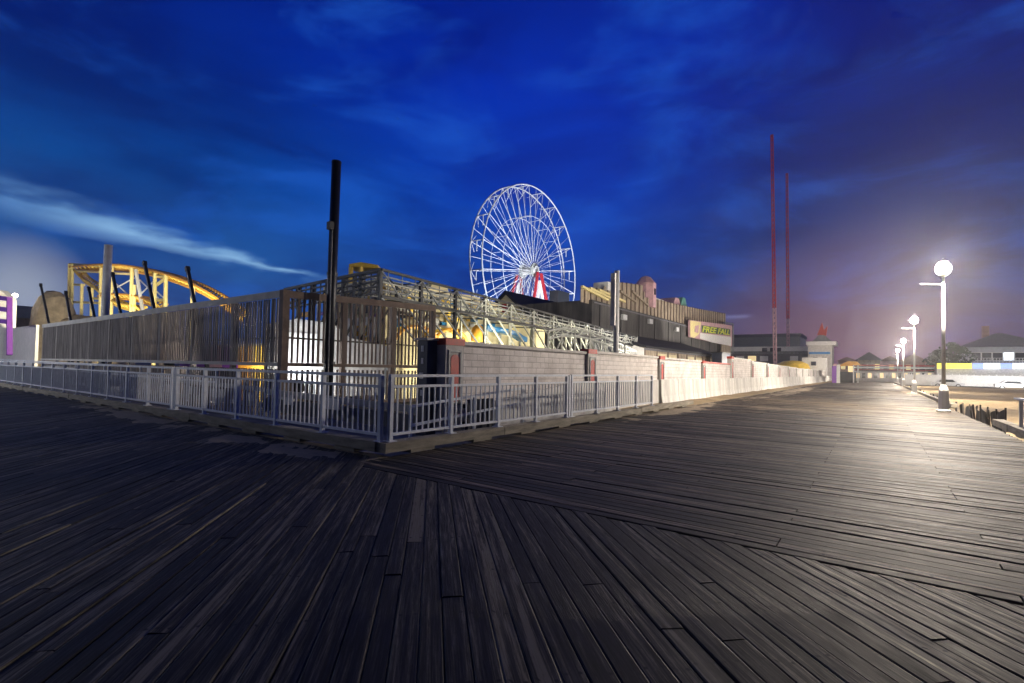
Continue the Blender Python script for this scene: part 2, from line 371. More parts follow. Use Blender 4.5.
# ------------------------------------------------------------------ boardwalk decks
class Deck:
    def __init__(s): s.v = []; s.f = []; s.uv = []; s.c = []; s.u2 = []
    def board(s, a0, a1, b0, b1, tone, key, dz, tilt):
        """a0,a1: start corners (low,high side); b0,b1: end corners"""
        T = .045; ins = .007
        def L_(p, q, k): return Vector((p[0]+(q[0]-p[0])*k, p[1]+(q[1]-p[1])*k, 0))
        W = math.hypot(a1[0]-a0[0], a1[1]-a0[1]); W2 = max(.05, W); k = ins/W2
        dx_, dy_ = (b0[0]-a0[0]), (b0[1]-a0[1]); l_ = math.hypot(dx_, dy_) or 1; U0 = (a0[0]*dx_+a0[1]*dy_)/l_
        rows = [(0, -T), (0, -.004), (k, 0), (1-k, 0), (1, -.004), (1, -T)]
        o = len(s.v)
        Ln = math.hypot(b0[0]-a0[0], b0[1]-a0[1])
        for (p, q, u) in ((a0, a1, 0), (b0, b1, Ln)):
            for kk, z in rows:
                v = L_(p, q, kk); s.v.append((v.x, v.y, z+dz+tilt*(kk-.5)))
        for i in range(5):
            s.f.append((o+i, o+i+6, o+i+7, o+i+1))
            for (u, kk) in ((0, rows[i][0]), (Ln, rows[i][0]), (Ln, rows[i+1][0]), (0, rows[i+1][0])):
                s.uv.append((u+key*7.31, kk*W+key*1.77)); s.u2.append((U0+u, kk*W if W < .2 else 9, W, 0))
            s.c.append(tone)
        for e in (0, 6):
            s.f.append(tuple(o+e+i for i in range(6)))
            for i in range(6): s.uv.append((key*7.31, i*.02+key*1.77)); s.u2.append((0, 9, 9, 0))
            s.c.append(tone*.5)
    def build(s, name, m):
        me = bpy.data.meshes.new(name); me.from_pydata(s.v, [], s.f)
        uv = me.uv_layers.new(name='UVMap'); uv.data.foreach_set('uv', [c for p in s.uv for c in p])
        fa = me.attributes.new('nailpos', 'FLOAT_COLOR', 'CORNER'); fa.data.foreach_set('color', [c for p in s.u2 for c in p])
        at = me.attributes.new('tone', 'FLOAT', 'FACE'); at.data.foreach_set('value', s.c)
        me.materials.append(m); me.update()
        o = bpy.data.objects.new(name, me); col.objects.link(o); return struct(o)
rb = random.Random(11)
SEAM = 4.12
d1 = Deck(); y = SEAM+.01; k = 0
xl0, xr0 = -5.62, 2.46
while y < 122:
    wd = rb.uniform(.098, .128) if y < 60 else .28
    tone_b = rb.gauss(.45, .28)
    cut = [xl0 + rb.uniform(-.02, .02)] + sorted(rb.sample([-3.9, -2.9, -1.7, -.6, .7], 1 if rb.random() < .6 else 2)) + [xr0+rb.uniform(-.03, .03)]
    wob = rb.uniform(-.004, .004)
    for xa, xb in zip(cut[:-1], cut[1:]):
        tn = max(-.3, min(1.3, tone_b + rb.gauss(0, .14))); k += 1
        g = .004
        d1.board((xa+g, y), (xa+g, y+wd), (xb-g, y+wob), (xb-g, y+wd+wob), tn, k, rb.gauss(0, .0022), rb.gauss(0, .0035))
    y += wd + rb.uniform(.002, .008)
d1.build('boardwalk_straight_deck', M_deck2)
# diagonal decking: boards run along (-1,1)
d2 = Deck(); s2 = math.sqrt(.5); q = -42.0; k = 5000
while q < 9.5:
    wd = rb.uniform(.096, .128)
    q1 = q + wd
    def hit(qq, Yv): return (qq/s2 - Yv, Yv)      # point on line x+y = qq/s2
    def top(qq): return 4.66 if hit(qq, 4.66)[0] < -5.75 else SEAM-.015
    tY0, tY1 = top(q), top(q1)
    if tY0 != tY1: tY0 = tY1 = SEAM-.015
    jag = rb.uniform(-.03, .0)
    yb = -7.0
    cuts = [yb]; c = yb + rb.uniform(.6, 2.6)
    while c < tY0 - .8: cuts.append(c); c += rb.uniform(1.8, 3.4)
    cuts.append(None)
    for i in range(len(cuts)-1):
        ya = cuts[i]; ye = cuts[i+1]
        if ye is None: E0 = hit(q, tY0+jag); E1 = hit(q1, tY1+jag)
        else:
            E0 = hit(q, ye); E1 = (E0[0]+s2*wd, E0[1]+s2*wd)
        S0 = hit(q, ya) ; S1 = (S0[0]+s2*wd, S0[1]+s2*wd)
        g = .004*s2
        S0 = (S0[0]-g, S0[1]+g); S1 = (S1[0]-g, S1[1]+g); E0 = (E0[0]+g, E0[1]-g); E1 = (E1[0]+g, E1[1]-g)
        if max(S0[0], E0[0]) < -46 or min(S0[0], E0[0]) > 2.9: continue
        tn = max(-.3, min(1.35, rb.gauss(.42, .33))); k += 1
        d2.board(S0, S1, E0, E1, tn, k, rb.gauss(0, .0020), rb.gauss(0, .0026))
    q = q1 + rb.uniform(.0015, .007)
d2.build('boardwalk_diagonal_deck', M_deck)
struct(B(-46, -8, -.5, 2.5, 4.7, -.09).build('deck_joists_left', M_timber_d))
struct(B(-5.7, 4.7, -.5, 2.4, 122, -.10).build('deck_joists_right', M_timber_d))

# sand drifted over the boards
def drift(name, cx, cy, rx, ry, hh, seed, label):
    nx, ny = 90, 60; P = []
    for j in range(ny+1):
        for i in range(nx+1):
            u = -1+2*i/nx; v = -1+2*j/ny; x = cx+u*rx; yv = cy+v*ry
            r = math.hypot(u, v); n1 = mn.noise(Vector((x*1.3, yv*1.6, seed)))+.5*mn.noise(Vector((x*4, yv*5, seed)))
            z = hh*((1-r)*1.0 + .75*n1) - .012
            P.append((x, yv, max(-.03, min(hh*1.2, z))))
    F = [(j*(nx+1)+i, j*(nx+1)+i+1, (j+1)*(nx+1)+i+1, (j+1)*(nx+1)+i) for j in range(ny) for i in range(nx)]
    o = MB().poly(P, F).build(name, M_sandd, None, True); return tag(o, label, 'sand', None, 'stuff')
drift('sand_drift', -8.2, 4.25, 3.4, .62, .022, 1.0, 'thin sand drifted on the boards along the left timber kerb')
drift('sand_drift', -14.5, 4.35, 6.0, .5, .025, 4.0, 'thin sand drifted along the far left timber kerb')
drift('sand_drift', -5.2, 17.8, .7, 6.0, .030, 7.0, 'dry sand washed over the boardwalk edge beside the white barriers')
drift('sand_drift', -4.9, 45, 1.0, 22, .030, 9.0, 'long tongue of sand on the far boardwalk beside the white barriers')
drift('sand_drift', 2.1, 60, .8, 30, .022, 12.0, 'thin sand blown onto the right edge of the far boardwalk')

# ------------------------------------------------------------------ timber kerbs
def kerb(name, runs, label, m=M_timber, low=True):
    t = thing(name, runs[0][0], label, 'kerb')
    for a, b, wd, h in runs:
        a = Vector(a); b = Vector(b); Ln = (b-a).length; d = (b-a)/Ln; p = 0
        while p < Ln-.1:
            seg = min(rb.uniform(2.6, 3.9), Ln-p)
            s = a+d*(p+.006); e = a+d*(p+seg-.006); jz = Vector((0, 0, rb.uniform(-.012, .012))); jz2 = Vector((rb.uniform(-.01, .01), rb.uniform(-.01, .01), 0))
            MB().beam(s+jz+jz2+Vector((0, 0, h/2+.045)), e+jz+jz2+Vector((0, 0, h/2+.045)), wd, h).build('timber', m, t)
            p += seg
        sp = MB(); p = .5
        while p < Ln-.3:
            s = a+d*p; sp.beam(s+Vector((0, 0, .022)), s+d*.5+Vector((0, 0, .022)), wd*.9, .046); p += 1.45
        if low: sp.build('spacer', m, t)
    return t
CX, CY = -5.80, 4.82
kerb('timber_kerb', [((CX-.02, CY, 0), (-45, CY, 0), .24, .14)], 'weathered grey timber kerb under the left blue railing')
kerb('timber_kerb', [((CX+.06, CY-.10, 0), (CX+.06, 19.6, 0), .24, .14)], 'weathered tan timber kerb under the railing leading to the white barriers')
kerb('timber_kerb', [((2.62, 3.0, 0), (2.62, 18.2, 0), .22, .16)], 'dark timber kerb at the right edge of the boardwalk next to the sand', M_timber)
kerb('timber_kerb', [((2.66, 27.5, -.02), (2.66, 118, -.02), .2, .14)], 'low far timber kerb on the right edge of the boardwalk past the lamps')

# ------------------------------------------------------------------ railings
def railing(a, b, npan, label, dbl_start=False, dbl_end=False, plates=True, z0=.185, zt=1.13, name='metal_railing'):
    a = Vector(a); b = Vector(b); t = thing(name, (a.x, a.y, z0), label, 'railing', None)
    d = (b-a).normalized(); Ln = (b-a).length; sp = Ln/npan; zv = Vector((0, 0, 1))
    for i in range(npan+1):
        p = a+d*sp*i
        post = MB().beam(p+zv*z0, p+zv*(zt+.0), .062).build('post', M_rail, t)
        MB().beam(p+zv*(z0+.001), p+zv*(z0+.014), .15, .15).build('base_plate', M_rail, post)
    if dbl_end:
        p = b+d*.10; post = MB().beam(p+zv*z0, p+zv*(zt+.03), .07).build('post', M_rail, t)
        MB().beam(p+zv*(z0+.001), p+zv*(z0+.014), .15, .15).build('base_plate', M_rail, post)
    MB().beam(a-d*.03+zv*(zt+.022), b+d*.03+zv*(zt+.022), .055, .044).build('top_rail', M_rail, t)
    MB().beam(a+zv*(zt-.14), b+zv*(zt-.14), .045, .04).build('middle_rail', M_rail, t)
    MB().beam(a+zv*(z0+.105), b+zv*(z0+.105), .045, .04).build('bottom_rail', M_rail, t)
    for i in range(npan):
        m = MB(); n = max(3, round(sp/.128))
        for j in range(1, n):
            p = a+d*(sp*i+sp*j/n); m.beam(p+zv*(z0+.125), p+zv*(zt-.16), .020)
        m.build('picket_panel', M_rail, t)
    return t
railing((CX+.04, CY+.10, 0), (CX+.04, 10.1, 0), 4, 'pale blue picket railing running right from the kerb corner', dbl_end=True)
railing((CX+.04, 10.32, 0), (CX+.04, 15.55, 0), 4, 'shorter pale picket railing ending at the first white barrier')
railing((CX-.06, CY, 0), (-13.05, CY, 0), 5, 'blue picket railing running left from the kerb corner to a double post', dbl_end=True)
railing((-13.3, CY, 0), (-44.4, CY, 0), 21, 'long blue picket railing receding to the left edge past the double post')
# inner ramp handrail
def handrail(pts, label):
    t = thing('ramp_handrail', pts[0], label, 'handrail')
    zv = Vector((0, 0, 1)); pts = [Vector(p) for p in pts]
    for h, nme in ((.95, 'top_rail'), (.62, 'middle_rail')):
        m = MB()
        for p, q in zip(pts[:-1], pts[1:]): m.beam(p+zv*h, q+zv*h, .045)
        m.build(nme, M_rail, t)
    for p, q in zip(pts[:-1], pts[1:]):
        n = max(1, round((q-p).length/1.8))
        for i in range(n+1): MB().beam(p+(q-p)*i/n, p+(q-p)*i/n+zv*.95, .05).build('post', M_rail, t)
handrail([(-14.5, 6.3, .14), (-44, 6.3, .28)], 'pale handrail on the ramp behind the long left railing')
handrail([(-6.5, 6.0, -.35), (-6.5, 9.4, -.1)], 'low handrail behind the corner railing beside the block wall')

# ------------------------------------------------------------------ block wall with pillars
WX = -7.30
wall = thing('block_wall', (WX, 7.6, 0), 'long grey painted block wall with red capped pillars beside the boardwalk', 'wall')
PY_ = [7.75 + 6.3*i for i in range(17)]
wh = [1.84, 1.88, 1.86, 1.82, 2.22, 2.10, 2.05, 2.0, 1.95]+[1.9]*9
for i in range(16):
    a = PY_[i]+.30; b = PY_[i+1]-.30
    p = B(WX-.10, a, -.05, WX+.10, b, wh[i]-.07).build('wall_panel', M_block, wall)
    B(WX-.15, a-.02, wh[i]-.068, WX+.16, b+.02, wh[i]+.01).build('coping', M_coping if i < 3 else M_red if i == 3 else M_white, p)
for i in range(17):
    y0 = PY_[i]; h = wh[min(i, 15)]+.03
    p = B(WX-.07, y0-.27, -.05, WX+.19, y0+.27, h-.12).build('pillar', M_conc, wall)
    B(WX-.09, y0-.29, h-.118, WX+.21, y0+.29, h+.02).build('pillar_cap', M_red if i < 5 else M_white, p)
    B(WX-.08, y0+.272, -.05, WX+.17, y0+.30, h-.13).build('pillar_dark_joint', M_navy, p)  # navy strip standing for the dark gap beside the pillar
    if i < 9:
        fr = MB()
        X0 = WX+.192
        for (ya, za, yb_, zb) in ((-.20, .5, -.155, h-.22), (.155, .5, .20, h-.22), (-.155, h-.265, .155, h-.22), (-.155, .5, .155, .545)):
            fr.box(X0, y0+ya, za, X0+.022, y0+yb_, zb)
        fr.build('panel_frame', M_steel, p)
        pts = [(X0, y0-.12, .58), (X0, y0+.12, .58), (X0, y0+.12, h-.40)]+[(X0, y0+.12*math.cos(t*math.pi/6), h-.40+.09*math.sin(t*math.pi/6)) for t in range(1, 6)]+[(X0, y0-.12, h-.40)]
        MB().prism(pts, (.012, 0, 0)).build('arched_panel', M_red, p)
# end pier, navy with pale patches
ep = thing('navy_pier', (WX-.35, 7.25, 0), 'dark navy square pier with pale patches at the start of the block wall', 'pier')
B(WX-.30, 7.16, -.1, WX-.02, 7.44, 1.83).build('shaft', M_navy, ep)
B(WX-.33, 7.13, 1.832, WX+.01, 7.455, 1.88).build('cap', M_coping, ep)
pm = MB(); [pm.box(WX-.26+.08*rb.random(), 7.152, z, WX-.12, 7.158, z+.12) for z in (.7, 1.05, 1.35, 1.6)]; pm.build('pale_patch', M_pole_g, ep)

# low white wall; its sloping top stands in for a cast shadow's edge
lw = MB(); X0 = -6.98
ya, yb = YX(495, X0), YX(566, X0)
lw.prism([(X0, ya, -.1), (X0, yb, -.05), (X0, 19.2, 0), (X0, 19.2, .95), (X0, yb+.3, .93), (X0, ya, .56)], (.14, 0, 0))
tag(lw.build('wing_wall', M_barr), 'low white wall with its top sloped along a shadow edge behind the picket railing', 'wall')
sg = thing('slatted_gate', (-6.9, 8.0, 0), 'small dark navy slatted gate at the low end of the white wall', 'gate')
gy0, gy1 = YX(470, -6.9), YX(491, -6.9)
for i in range(4):
    yy = gy0+(gy1-gy0)*i/3; B(-6.94, yy-.07, -.05, -6.86, yy+.07, .62).build('board', M_navy, sg)
B(-6.99, gy0-.1, .08, -6.945, gy1+.1, .16).build('crossbar', M_navy, sg); B(-6.99, gy0-.1, .44, -6.945, gy1+.1, .52).build('crossbar', M_navy, sg)

# white barrier sections
bx0 = -6.84
bar = MB(); bar.prism([(bx0+.13, 0, -.03), (bx0-.09, 0, -.03), (bx0-.05, 0, .96), (bx0+.05, 0, .96), (bx0+.07, 0, .3)], (0, 2.085, 0))
b0 = bar.build('white_barrier', M_barr); b0.location.y = 19.35
tag(b0, 'tall white barrier section in the long row beside the boardwalk', 'barrier', 'white barrier sections beside the boardwalk')
for i in range(1, 45):
    c = b0.copy(); col.objects.link(c); c.location = (rb.uniform(-.02, .02), 19.35+2.11*i, rb.uniform(-.015, .015)); c.rotation_euler.z = rb.uniform(-.0015, .0015)

# ------------------------------------------------------------------ wooden slat fences
FY = 7.5; FXc = XY(283, FY)
def slat_fence(name, a, b, zt0, zt1, label, slat, spacing, wd, ms, mt, mb_, zb=1.28, low0=.0, npost=6):
    a = Vector(a); b = Vector(b); Ln = (b-a).length; d = (b-a)/Ln; n2 = Vector((d.y, -d.x, 0))
    if n2.dot(Vector((0, 0, 0))-a) < 0: n2 = -n2      # towards the boardwalk
    t = thing(name, (a.x, a.y, 0), label, 'fence'); zv = Vector((0, 0, 1))
    MB().beam(a+n2*.05+zv*(zt0-.09), b+n2*.05+zv*(zt1-.09), .05, .20).build('top_fascia', mt, t)
    MB().beam(a+n2*.04+zv*(zb), b+n2*.04+zv*(zb), .07, .10).build('ledge', mb_, t)
    MB().beam(a-n2*.06+zv*(zb+.75), b-n2*.06+zv*(zb+.75), .04, .05).build('middle_rail', ms, t)
    MB().beam(a-n2*.02+zv*(.10), b-n2*.02+zv*(.10), .08, .12).build('bottom_rail', mt, t)
    n = npost
    for i in range(n+1):
        p = a+d*Ln*i/n-n2*.05
        MB().beam(p-zv*.3, p+zv*(zt0+(zt1-zt0)*i/n-.08), .14).build('post', ms, t)
    per = Ln/n
    for i in range(n):
        m = MB(); m2 = MB(); x = per*i + spacing*.5
        while x < per*(i+1):
            p = a+d*x; k = x/Ln; jx = rb.uniform(-.012, .012)
            m.beam(p+d*jx+zv*(zb+.055), p+d*(jx+rb.uniform(-.01, .01))+zv*(zt0+(zt1-zt0)*k-.195), wd*rb.uniform(.85, 1.15), .03, upv=n2)
            m2.beam(p+d*jx+zv*.17, p+d*jx+zv*(zb-.14), wd*rb.uniform(.85, 1.1), .03, upv=n2)
            x += spacing
        m.build('upper_slat_panel', ms, t); m2.build('lower_slat_panel', ms, t)
    return t
X42 = XY(42, FY)
ztc = PX(283, 290.5, FXc).z
slat_fence('slat_fence', (X42, FY, 0), (FXc-.12, FY, 0), PY(42, 325, FY).z, PY(282, 291, FY).z, 'long weathered grey slat fence with pale top board on the left', 0, .150, .075, M_slat, M_fascia, M_fascia, npost=9)
fy1 = YX(433, FXc)
slat_fence('slat_fence', (FXc, FY, 0), (FXc, fy1, 0), ztc, PX(432, 306, FXc).z, 'brown see-through slat fence turning away from the corner post beside the tall pole', 0, .165, .062, M_slat_d, M_brown, M_brown, npost=3)
tag(MB().beam((FXc+.02, FY-.02, -.3), (FXc+.02, FY-.02, ztc+.02), .2).build('corner_post', M_brown), 'thick brown corner post where the two slat fences meet', 'post')

# ramp boards seen low between railing and fence
rp = thing('boarded_ramp', (-12, 6.9, 0), 'boarded ramp side with pale sloping rails behind the corner railing', 'ramp')
def ramp_board(p, q, h, m, nme): MB().beam(p, q, .05, h).build(nme, m, rp)
ramp_board((-13.0, 6.9, .55), (-7.7, 7.6, .35), .16, M_fascia, 'edge_board')
ramp_board((-13.0, 6.94, .22), (-7.7, 7.64, .06), .34, M_concg, 'side_board')
ramp_board((-36, 6.9, .95), (-13.1, 6.9, .60), .12, M_fascia, 'edge_board')
mm = MB()
for i in range(40): xx = -13.0-i*.55; B(xx-.05, 6.86, -.1, xx, 6.92, .55).build('upright', M_slat, rp)
for i in range(7):
    xx = -10-i*1.9; B(xx-.7, 7.0, .25, xx, 7.05, .50).build('pale_board', M_white, rp)
    
# ------------------------------------------------------------------ poles
def pole(name, top, z0, r, m, label, cat='pole', lean=(0, 0), sleeve=None):
    top = Vector(top); t = thing(name, (top.x+lean[0], top.y+lean[1], z0), label, cat)
    MB().tube((top.x+lean[0], top.y+lean[1], z0), top, r, r, 20).build('shaft', m, t, True)
    MB().tube(top+Vector((0, 0, .001)), top+Vector((0, 0, .05)), r*1.06, r*1.0, 20).build('cap', m, t)
    MB().tube((top.x+lean[0], top.y+lean[1], z0), (top.x+lean[0], top.y+lean[1], z0+.06), r*2, r*2, 12).build('base_plate', m, t)
    return t
pole('tall_pole', PX(336.5, 163, -12.85), -.3, .135, M_pole_d, 'tall thick dark steel pole standing at the brown slat fence', lean=(-.05, -.05))
cp = bpy.data.objects['tall_pole']; tq = PX(336.5, 163, -12.85)
for zq in (1.3, 3.9): MB().tube((tq.x-.02, tq.y-.02, zq), (tq.x-.02, tq.y-.02, zq+.09), .155, .155, 20).build('collar', M_pole_d, cp)
MB().tube((tq.x+.10, tq.y-.15, -.2), (tq.x+.10, tq.y-.15, 5.2), .022, n=8).build('conduit', M_steel, cp)
B(tq.x+.02, tq.y-.28, 5.2, tq.x+.18, tq.y-.142, 5.42).build('junction_box', M_steel_d, cp)
g = pole('grey_pole', PY(108.5, 246, 9.0), -.3, .19, M_pole_g, 'plain light grey pole behind the left fence in front of the yellow coaster', lean=(-.25, 0))
tp = PX(617, 272, -9.0); sp_ = pole('silver_pole', tp, -.3, .115, M_pole_g, 'silver pole behind the block wall with a pale box sleeve on its side')
B(tp.x-.17, tp.y-.26, 3.2, tp.x+.03, tp.y-.118, tp.z-.08).build('sleeve', M_white, sp_)
MB().path([(tp.x, tp.y+.1, 2.6), (tp.x, tp.y+.9, 2.5), (tp.x, tp.y+1.0, 1.9), (tp.x, tp.y+.5, 1.7)], .03).build('bracket', M_steel_l, sp_)
lean = [((41, 286), (51.5, 322), 'far left leaning dark post in front of the stone mound'), ((66, 294), (73, 320), 'short leaning dark post second from the left above the fence'),
        ((89, 290), (97, 317), 'leaning dark post just left of the grey pole'), ((113, 276), (123, 312), 'leaning dark post just right of the grey pole'),
        ((145, 265), (156.5, 307), 'tallest leaning dark post in front of the coaster arch'), ((188, 271), (197, 302), 'leaning dark post under the right end of the coaster track')]
for a, b, lb in lean:
    A = PY(a[0], a[1], 8.9); Bp = PY(b[0], b[1]+14, 8.9); t = thing('leaning_post', (Bp.x, Bp.y, Bp.z), lb, 'post', 'leaning dark posts above the left fence')
    Bp2 = A+(Bp-A)*(A.z+.3)/(A.z-Bp.z); MB().beam(Bp2, A, .12).build('shaft', M_steel_d, t)
    dd = (A-Bp).normalized(); MB().beam(A+dd*.002, A+dd*.2, .16).build('head', M_steel_d, t)

# ------------------------------------------------------------------ steel framework ride structure
SX = -16.0; SY = PX(380, 300, SX).y
xr_ = random.Random(21)
fr = thing('steel_framework', (SX, SY, 0), 'large sloping steel lattice ride framework behind the slat fence', 'ride framework')
def top_z(yv): # top edge along the right face
    pa = PX(382, 270, SX); pb = PX(625, 334, SX); k = (yv-pa.y)/(pb.y-pa.y); return pa.z+(pb.z-pa.z)*k
def mid_z(yv):
    pa = PX(440, 308, SX); pb = PX(640, 347, SX); k = (yv-pa.y)/(pb.y-pa.y); return pa.z+(pb.z-pa.z)*k
Y0, Y1 = SY, YX(636, SX); nb = 12; bay = (Y1-Y0)/nb
for j, dx in enumerate((0, -1.6)):
    for i in range(nb+1):
        yy = Y0+bay*i; MB().beam((SX+dx, yy, -.3), (SX+dx, yy, top_z(yy)), .13 if j == 0 else .1).build('column', M_steel_d if i < 3 else M_steel_l, fr)  # left columns coloured darker as backlit steel; all one galvanised metal
def ln(f, dz, dx, wd, m, nme, ya=Y0, yb=Y1, h=None):
    MB().beam((SX+dx, ya, f(ya)+dz), (SX+dx, yb, f(yb)+dz), wd, h).build(nme, m, fr)
ln(top_z, 0, .05, .12, M_steel_d, 'top_chord', h=.1); ln(mid_z, 0, .06, .12, M_steel_d, 'middle_chord', h=.13); ln(top_z, 0, -1.6, .1, M_steel, 'back_chord')
for kf in (.22, .45, .75):
    for dx in (.02, -1.6):
        MB().beam((SX+dx, Y0, mid_z(Y0)*kf+top_z(Y0)*(1-kf)), (SX+dx, Y1, mid_z(Y1)*kf+top_z(Y1)*(1-kf)), .055).build('rail', M_steel_l if kf in (.45,) else M_steel, fr)
for i in range(nb):
    ya = Y0+bay*i; yb2 = ya+bay; m = MB()
    for sub in range(3):
        yy = ya+bay*(sub+.5)/3; m.beam((SX+.03, yy, mid_z(yy)), (SX+.03, yy, top_z(yy)), .035)
        y3 = ya+bay*sub/3; y4 = y3+bay/3; m.beam((SX-.8, y3, mid_z(y3)+.1), (SX-.8, y4, top_z(y4)-.15), .03); m.beam((SX-1.0, y4, mid_z(y4)+.2), (SX-1.0, y3, top_z(y3)-.1), .03)
    m.beam((SX+.07, ya, top_z(ya)-.05), (SX+.07, ya+bay/2, mid_z(ya+bay/2)), .045); m.beam((SX+.07, ya+bay/2, mid_z(ya+bay/2)), (SX+.07, yb2, top_z(yb2)-.05), .045)
    m.beam((SX-.5, ya, mid_z(ya)+.1), (SX-.5, yb2, top_z(yb2)-.3), .045); m.beam((SX-1.5, yb2, mid_z(yb2)), (SX-1.5, ya, top_z(ya)-.2), .045)
    m.beam((SX+.08, ya, mid_z(ya)-.05), (SX+.08, yb2, mid_z(yb2)-1.9), .075); m.beam((SX+.05, ya+bay*.5, mid_z(ya)-.05), (SX+.05, yb2+bay*.5 if i < nb-1 else yb2, mid_z(yb2)-1.9), .06)
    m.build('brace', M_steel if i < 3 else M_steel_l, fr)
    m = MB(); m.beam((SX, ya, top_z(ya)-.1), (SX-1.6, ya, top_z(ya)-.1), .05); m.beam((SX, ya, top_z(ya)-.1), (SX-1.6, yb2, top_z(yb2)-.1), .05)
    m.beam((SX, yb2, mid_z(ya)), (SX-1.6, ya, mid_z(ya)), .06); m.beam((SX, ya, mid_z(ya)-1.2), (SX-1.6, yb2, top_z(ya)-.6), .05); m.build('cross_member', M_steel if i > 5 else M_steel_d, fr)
XL = XY(283, SY)
tzl = PY(283, 290, SY).z; tzr = top_z(Y0)
for i in range(1, 7):
    xx = SX+(XL-SX)*i/6; k = i/6; zt = tzr+(tzl-tzr)*k
    MB().beam((xx, SY, -.3), (xx, SY, zt), .13).build('column', M_steel_d, fr)
    m = MB(); xp = SX+(XL-SX)*(i-1)/6
    m.beam((xp, SY, zt-1.2), (xx, SY, zt-2.8), .07); m.beam((xp, SY, zt-.3), (xx, SY, zt-.95), .05)
    for q_ in range(3): xq = xp+(xx-xp)*(q_+.5)/3; m.beam((xq, SY, zt-1.0), (xq, SY, zt), .045)
    m.build('brace', M_steel_d, fr)  # dark steel again, for the backlit look of the left face
for dz in (0, -.22, -.44, -.66, -.92):
    MB().beam((SX, SY-.03, tzr+dz), (XL, SY-.03, tzl+dz), .07 if dz else .12).build('side_rail', M_steel_d, fr)
# arched truss at the right end, pale
at_ = thing('arched_truss', (-14.2, 24, 0), 'pale arched steel truss just left of the silver pole', 'truss')
ptsT = [PX(px, py, -14.2) for px, py in ((548, 339), (562, 336), (575, 336), (590, 339), (605, 344), (620, 350), (636, 357))]
ptsU = [p+Vector((-.0, 0, .42)) for p in ptsT]
MB().path(ptsT, .06).build('lower_chord', M_steel_l, at_); MB().path(ptsU, .06).build('upper_chord', M_steel_l, at_)
for i in range(len(ptsT)):
    a, u = ptsT[i], ptsU[i]; m = MB(); m.tube(a, u, .045, n=6); m.tube((a.x, a.y, .3), a, .06, n=6)
    if i < len(ptsT)-1:
        m.tube(a, ptsU[i+1], .035, n=6); m.tube((a.x, a.y, a.z-.1), (a.x, ptsT[i+1].y, 1.2), .05, n=6); m.tube((a.x, ptsT[i+1].y, ptsT[i+1].z-.1), (a.x, a.y, 1.2), .05, n=6)
    m.build('web_member', M_steel_l, at_)

# yellow gantry peeking over the top
gt = thing('yellow_gantry', PT(364, 300, 34), 'small yellow gantry frame peeking over the framework peak', 'gantry')
q1, q2, q3, q4 = PT(350, 265, 34), PT(377, 267, 34), PT(362, 262.5, 36), PT(349.5, 262.5, 36)
m = MB(); m.prism([PT(349, 266.5, 34), PT(378, 268, 34), PT(378, 265, 34), PT(361, 262, 34), PT(349, 264, 34)], (-1.2, 1.4, 0)); m.build('deck', M_yel, gt)
for px in (351, 361): a = PT(px, 267, 33.8); MB().beam(a, (a.x, a.y, 2), .22).build('leg', M_yel, gt)

# ------------------------------------------------------------------ lit things inside the park behind the fence
ch = thing('cream_ride_house', (-19, 16, 0), 'cream and yellow lit ride house behind the lattice framework', 'building')
def slabX(X, pts, depth, m, nme, par, zb=-.3):
    P = [PX(px, py, X) for px, py in pts]; P = [(X, P[-1].y, zb), (X, P[0].y, zb)]+[tuple(p) for p in P]
    return MB().prism(P, (-depth, 0, 0)).build(nme, m, par)
slabX(-18.6, [(386, 278), (392, 284), (430, 289), (432, 283), (447, 286), (449, 293), (470, 295), (500, 304), (502, 312), (545, 322)], 5, M_cream, 'wall', ch)
mr_ = random.Random(3)
for _ in range(110):
    px = mr_.uniform(392, 495); py = mr_.uniform(290+(px-390)*.16, 316+(px-390)*.16); a = PX(px, py, -18.55); w_ = mr_.uniform(.15, .8); h_ = mr_.uniform(.06, .22); B(-18.598, a.y-w_/2, a.z-h_/2, -18.50-mr_.random()*.07, a.y+w_/2, a.z+h_/2).build('painted_panel', mr_.choice((M_white, M_white, M_yel, M_greyroof, M_greyroof, M_fascia, M_steel_d, M_steel_d, M_pole_g, M_blue)), ch)
for px0, py0, px1, py1, m in ((412, 288, 424, 300, M_yel), (426, 292, 446, 300, M_yelp), (455, 300, 466, 318, M_yelp), (480, 305, 500, 316, M_cream)):
    a = PX(px0, py0, -19.5); b = PX(px1, py1, -19.5); B(-21, a.y, b.z-1, -19.5, b.y, a.z).build('roof_block', m, ch)
for (px, py, w_, h_, m) in ((398, 322, .5, .5, M_blue), (437, 326, .3, .8, M_pole_g), (458, 318, .6, .3, M_yel), (478, 330, .4, .7, M_white), (450, 341, .9, .3, M_white), (515, 332, .8, .5, M_yelp)):
    a = PX(px, py, -18.55); B(-18.6+.002, a.y-w_/2, a.z-h_/2, -18.54, a.y+w_/2, a.z+h_/2).build('painted_panel', m, ch)
bkw = thing('water_slide_tower', (-20, 15.2, 0), 'pale blue and white slide tower crowded behind the left face of the lattice', 'slide tower')
B(XY(300, 15.2), 15.2, -.3, XY(374, 15.2), 16.2, 3.6).build('wall', M_white, bkw)
for _ in range(34):
    px = mr_.uniform(296, 378); a = PY(px, mr_.uniform(286, 350), 15.1); w_ = mr_.uniform(.2, 1.0); h_ = mr_.uniform(.08, .5)
    B(a.x-w_/2, 15.0+mr_.random()*.15, a.z-h_/2, a.x+w_/2, 15.195, a.z+h_/2).build('painted_panel', mr_.choice((M_white, M_white, M_blue, M_purple, M_pole_g, M_yel, M_steel_d, M_oran, M_fascia)), bkw)
for px in (300, 318, 336, 354, 372): MB().beam((XY(px, 15.1), 15.02, -.3), (XY(px, 15.1), 15.02, 4.6), .12).build('post', M_white, bkw)
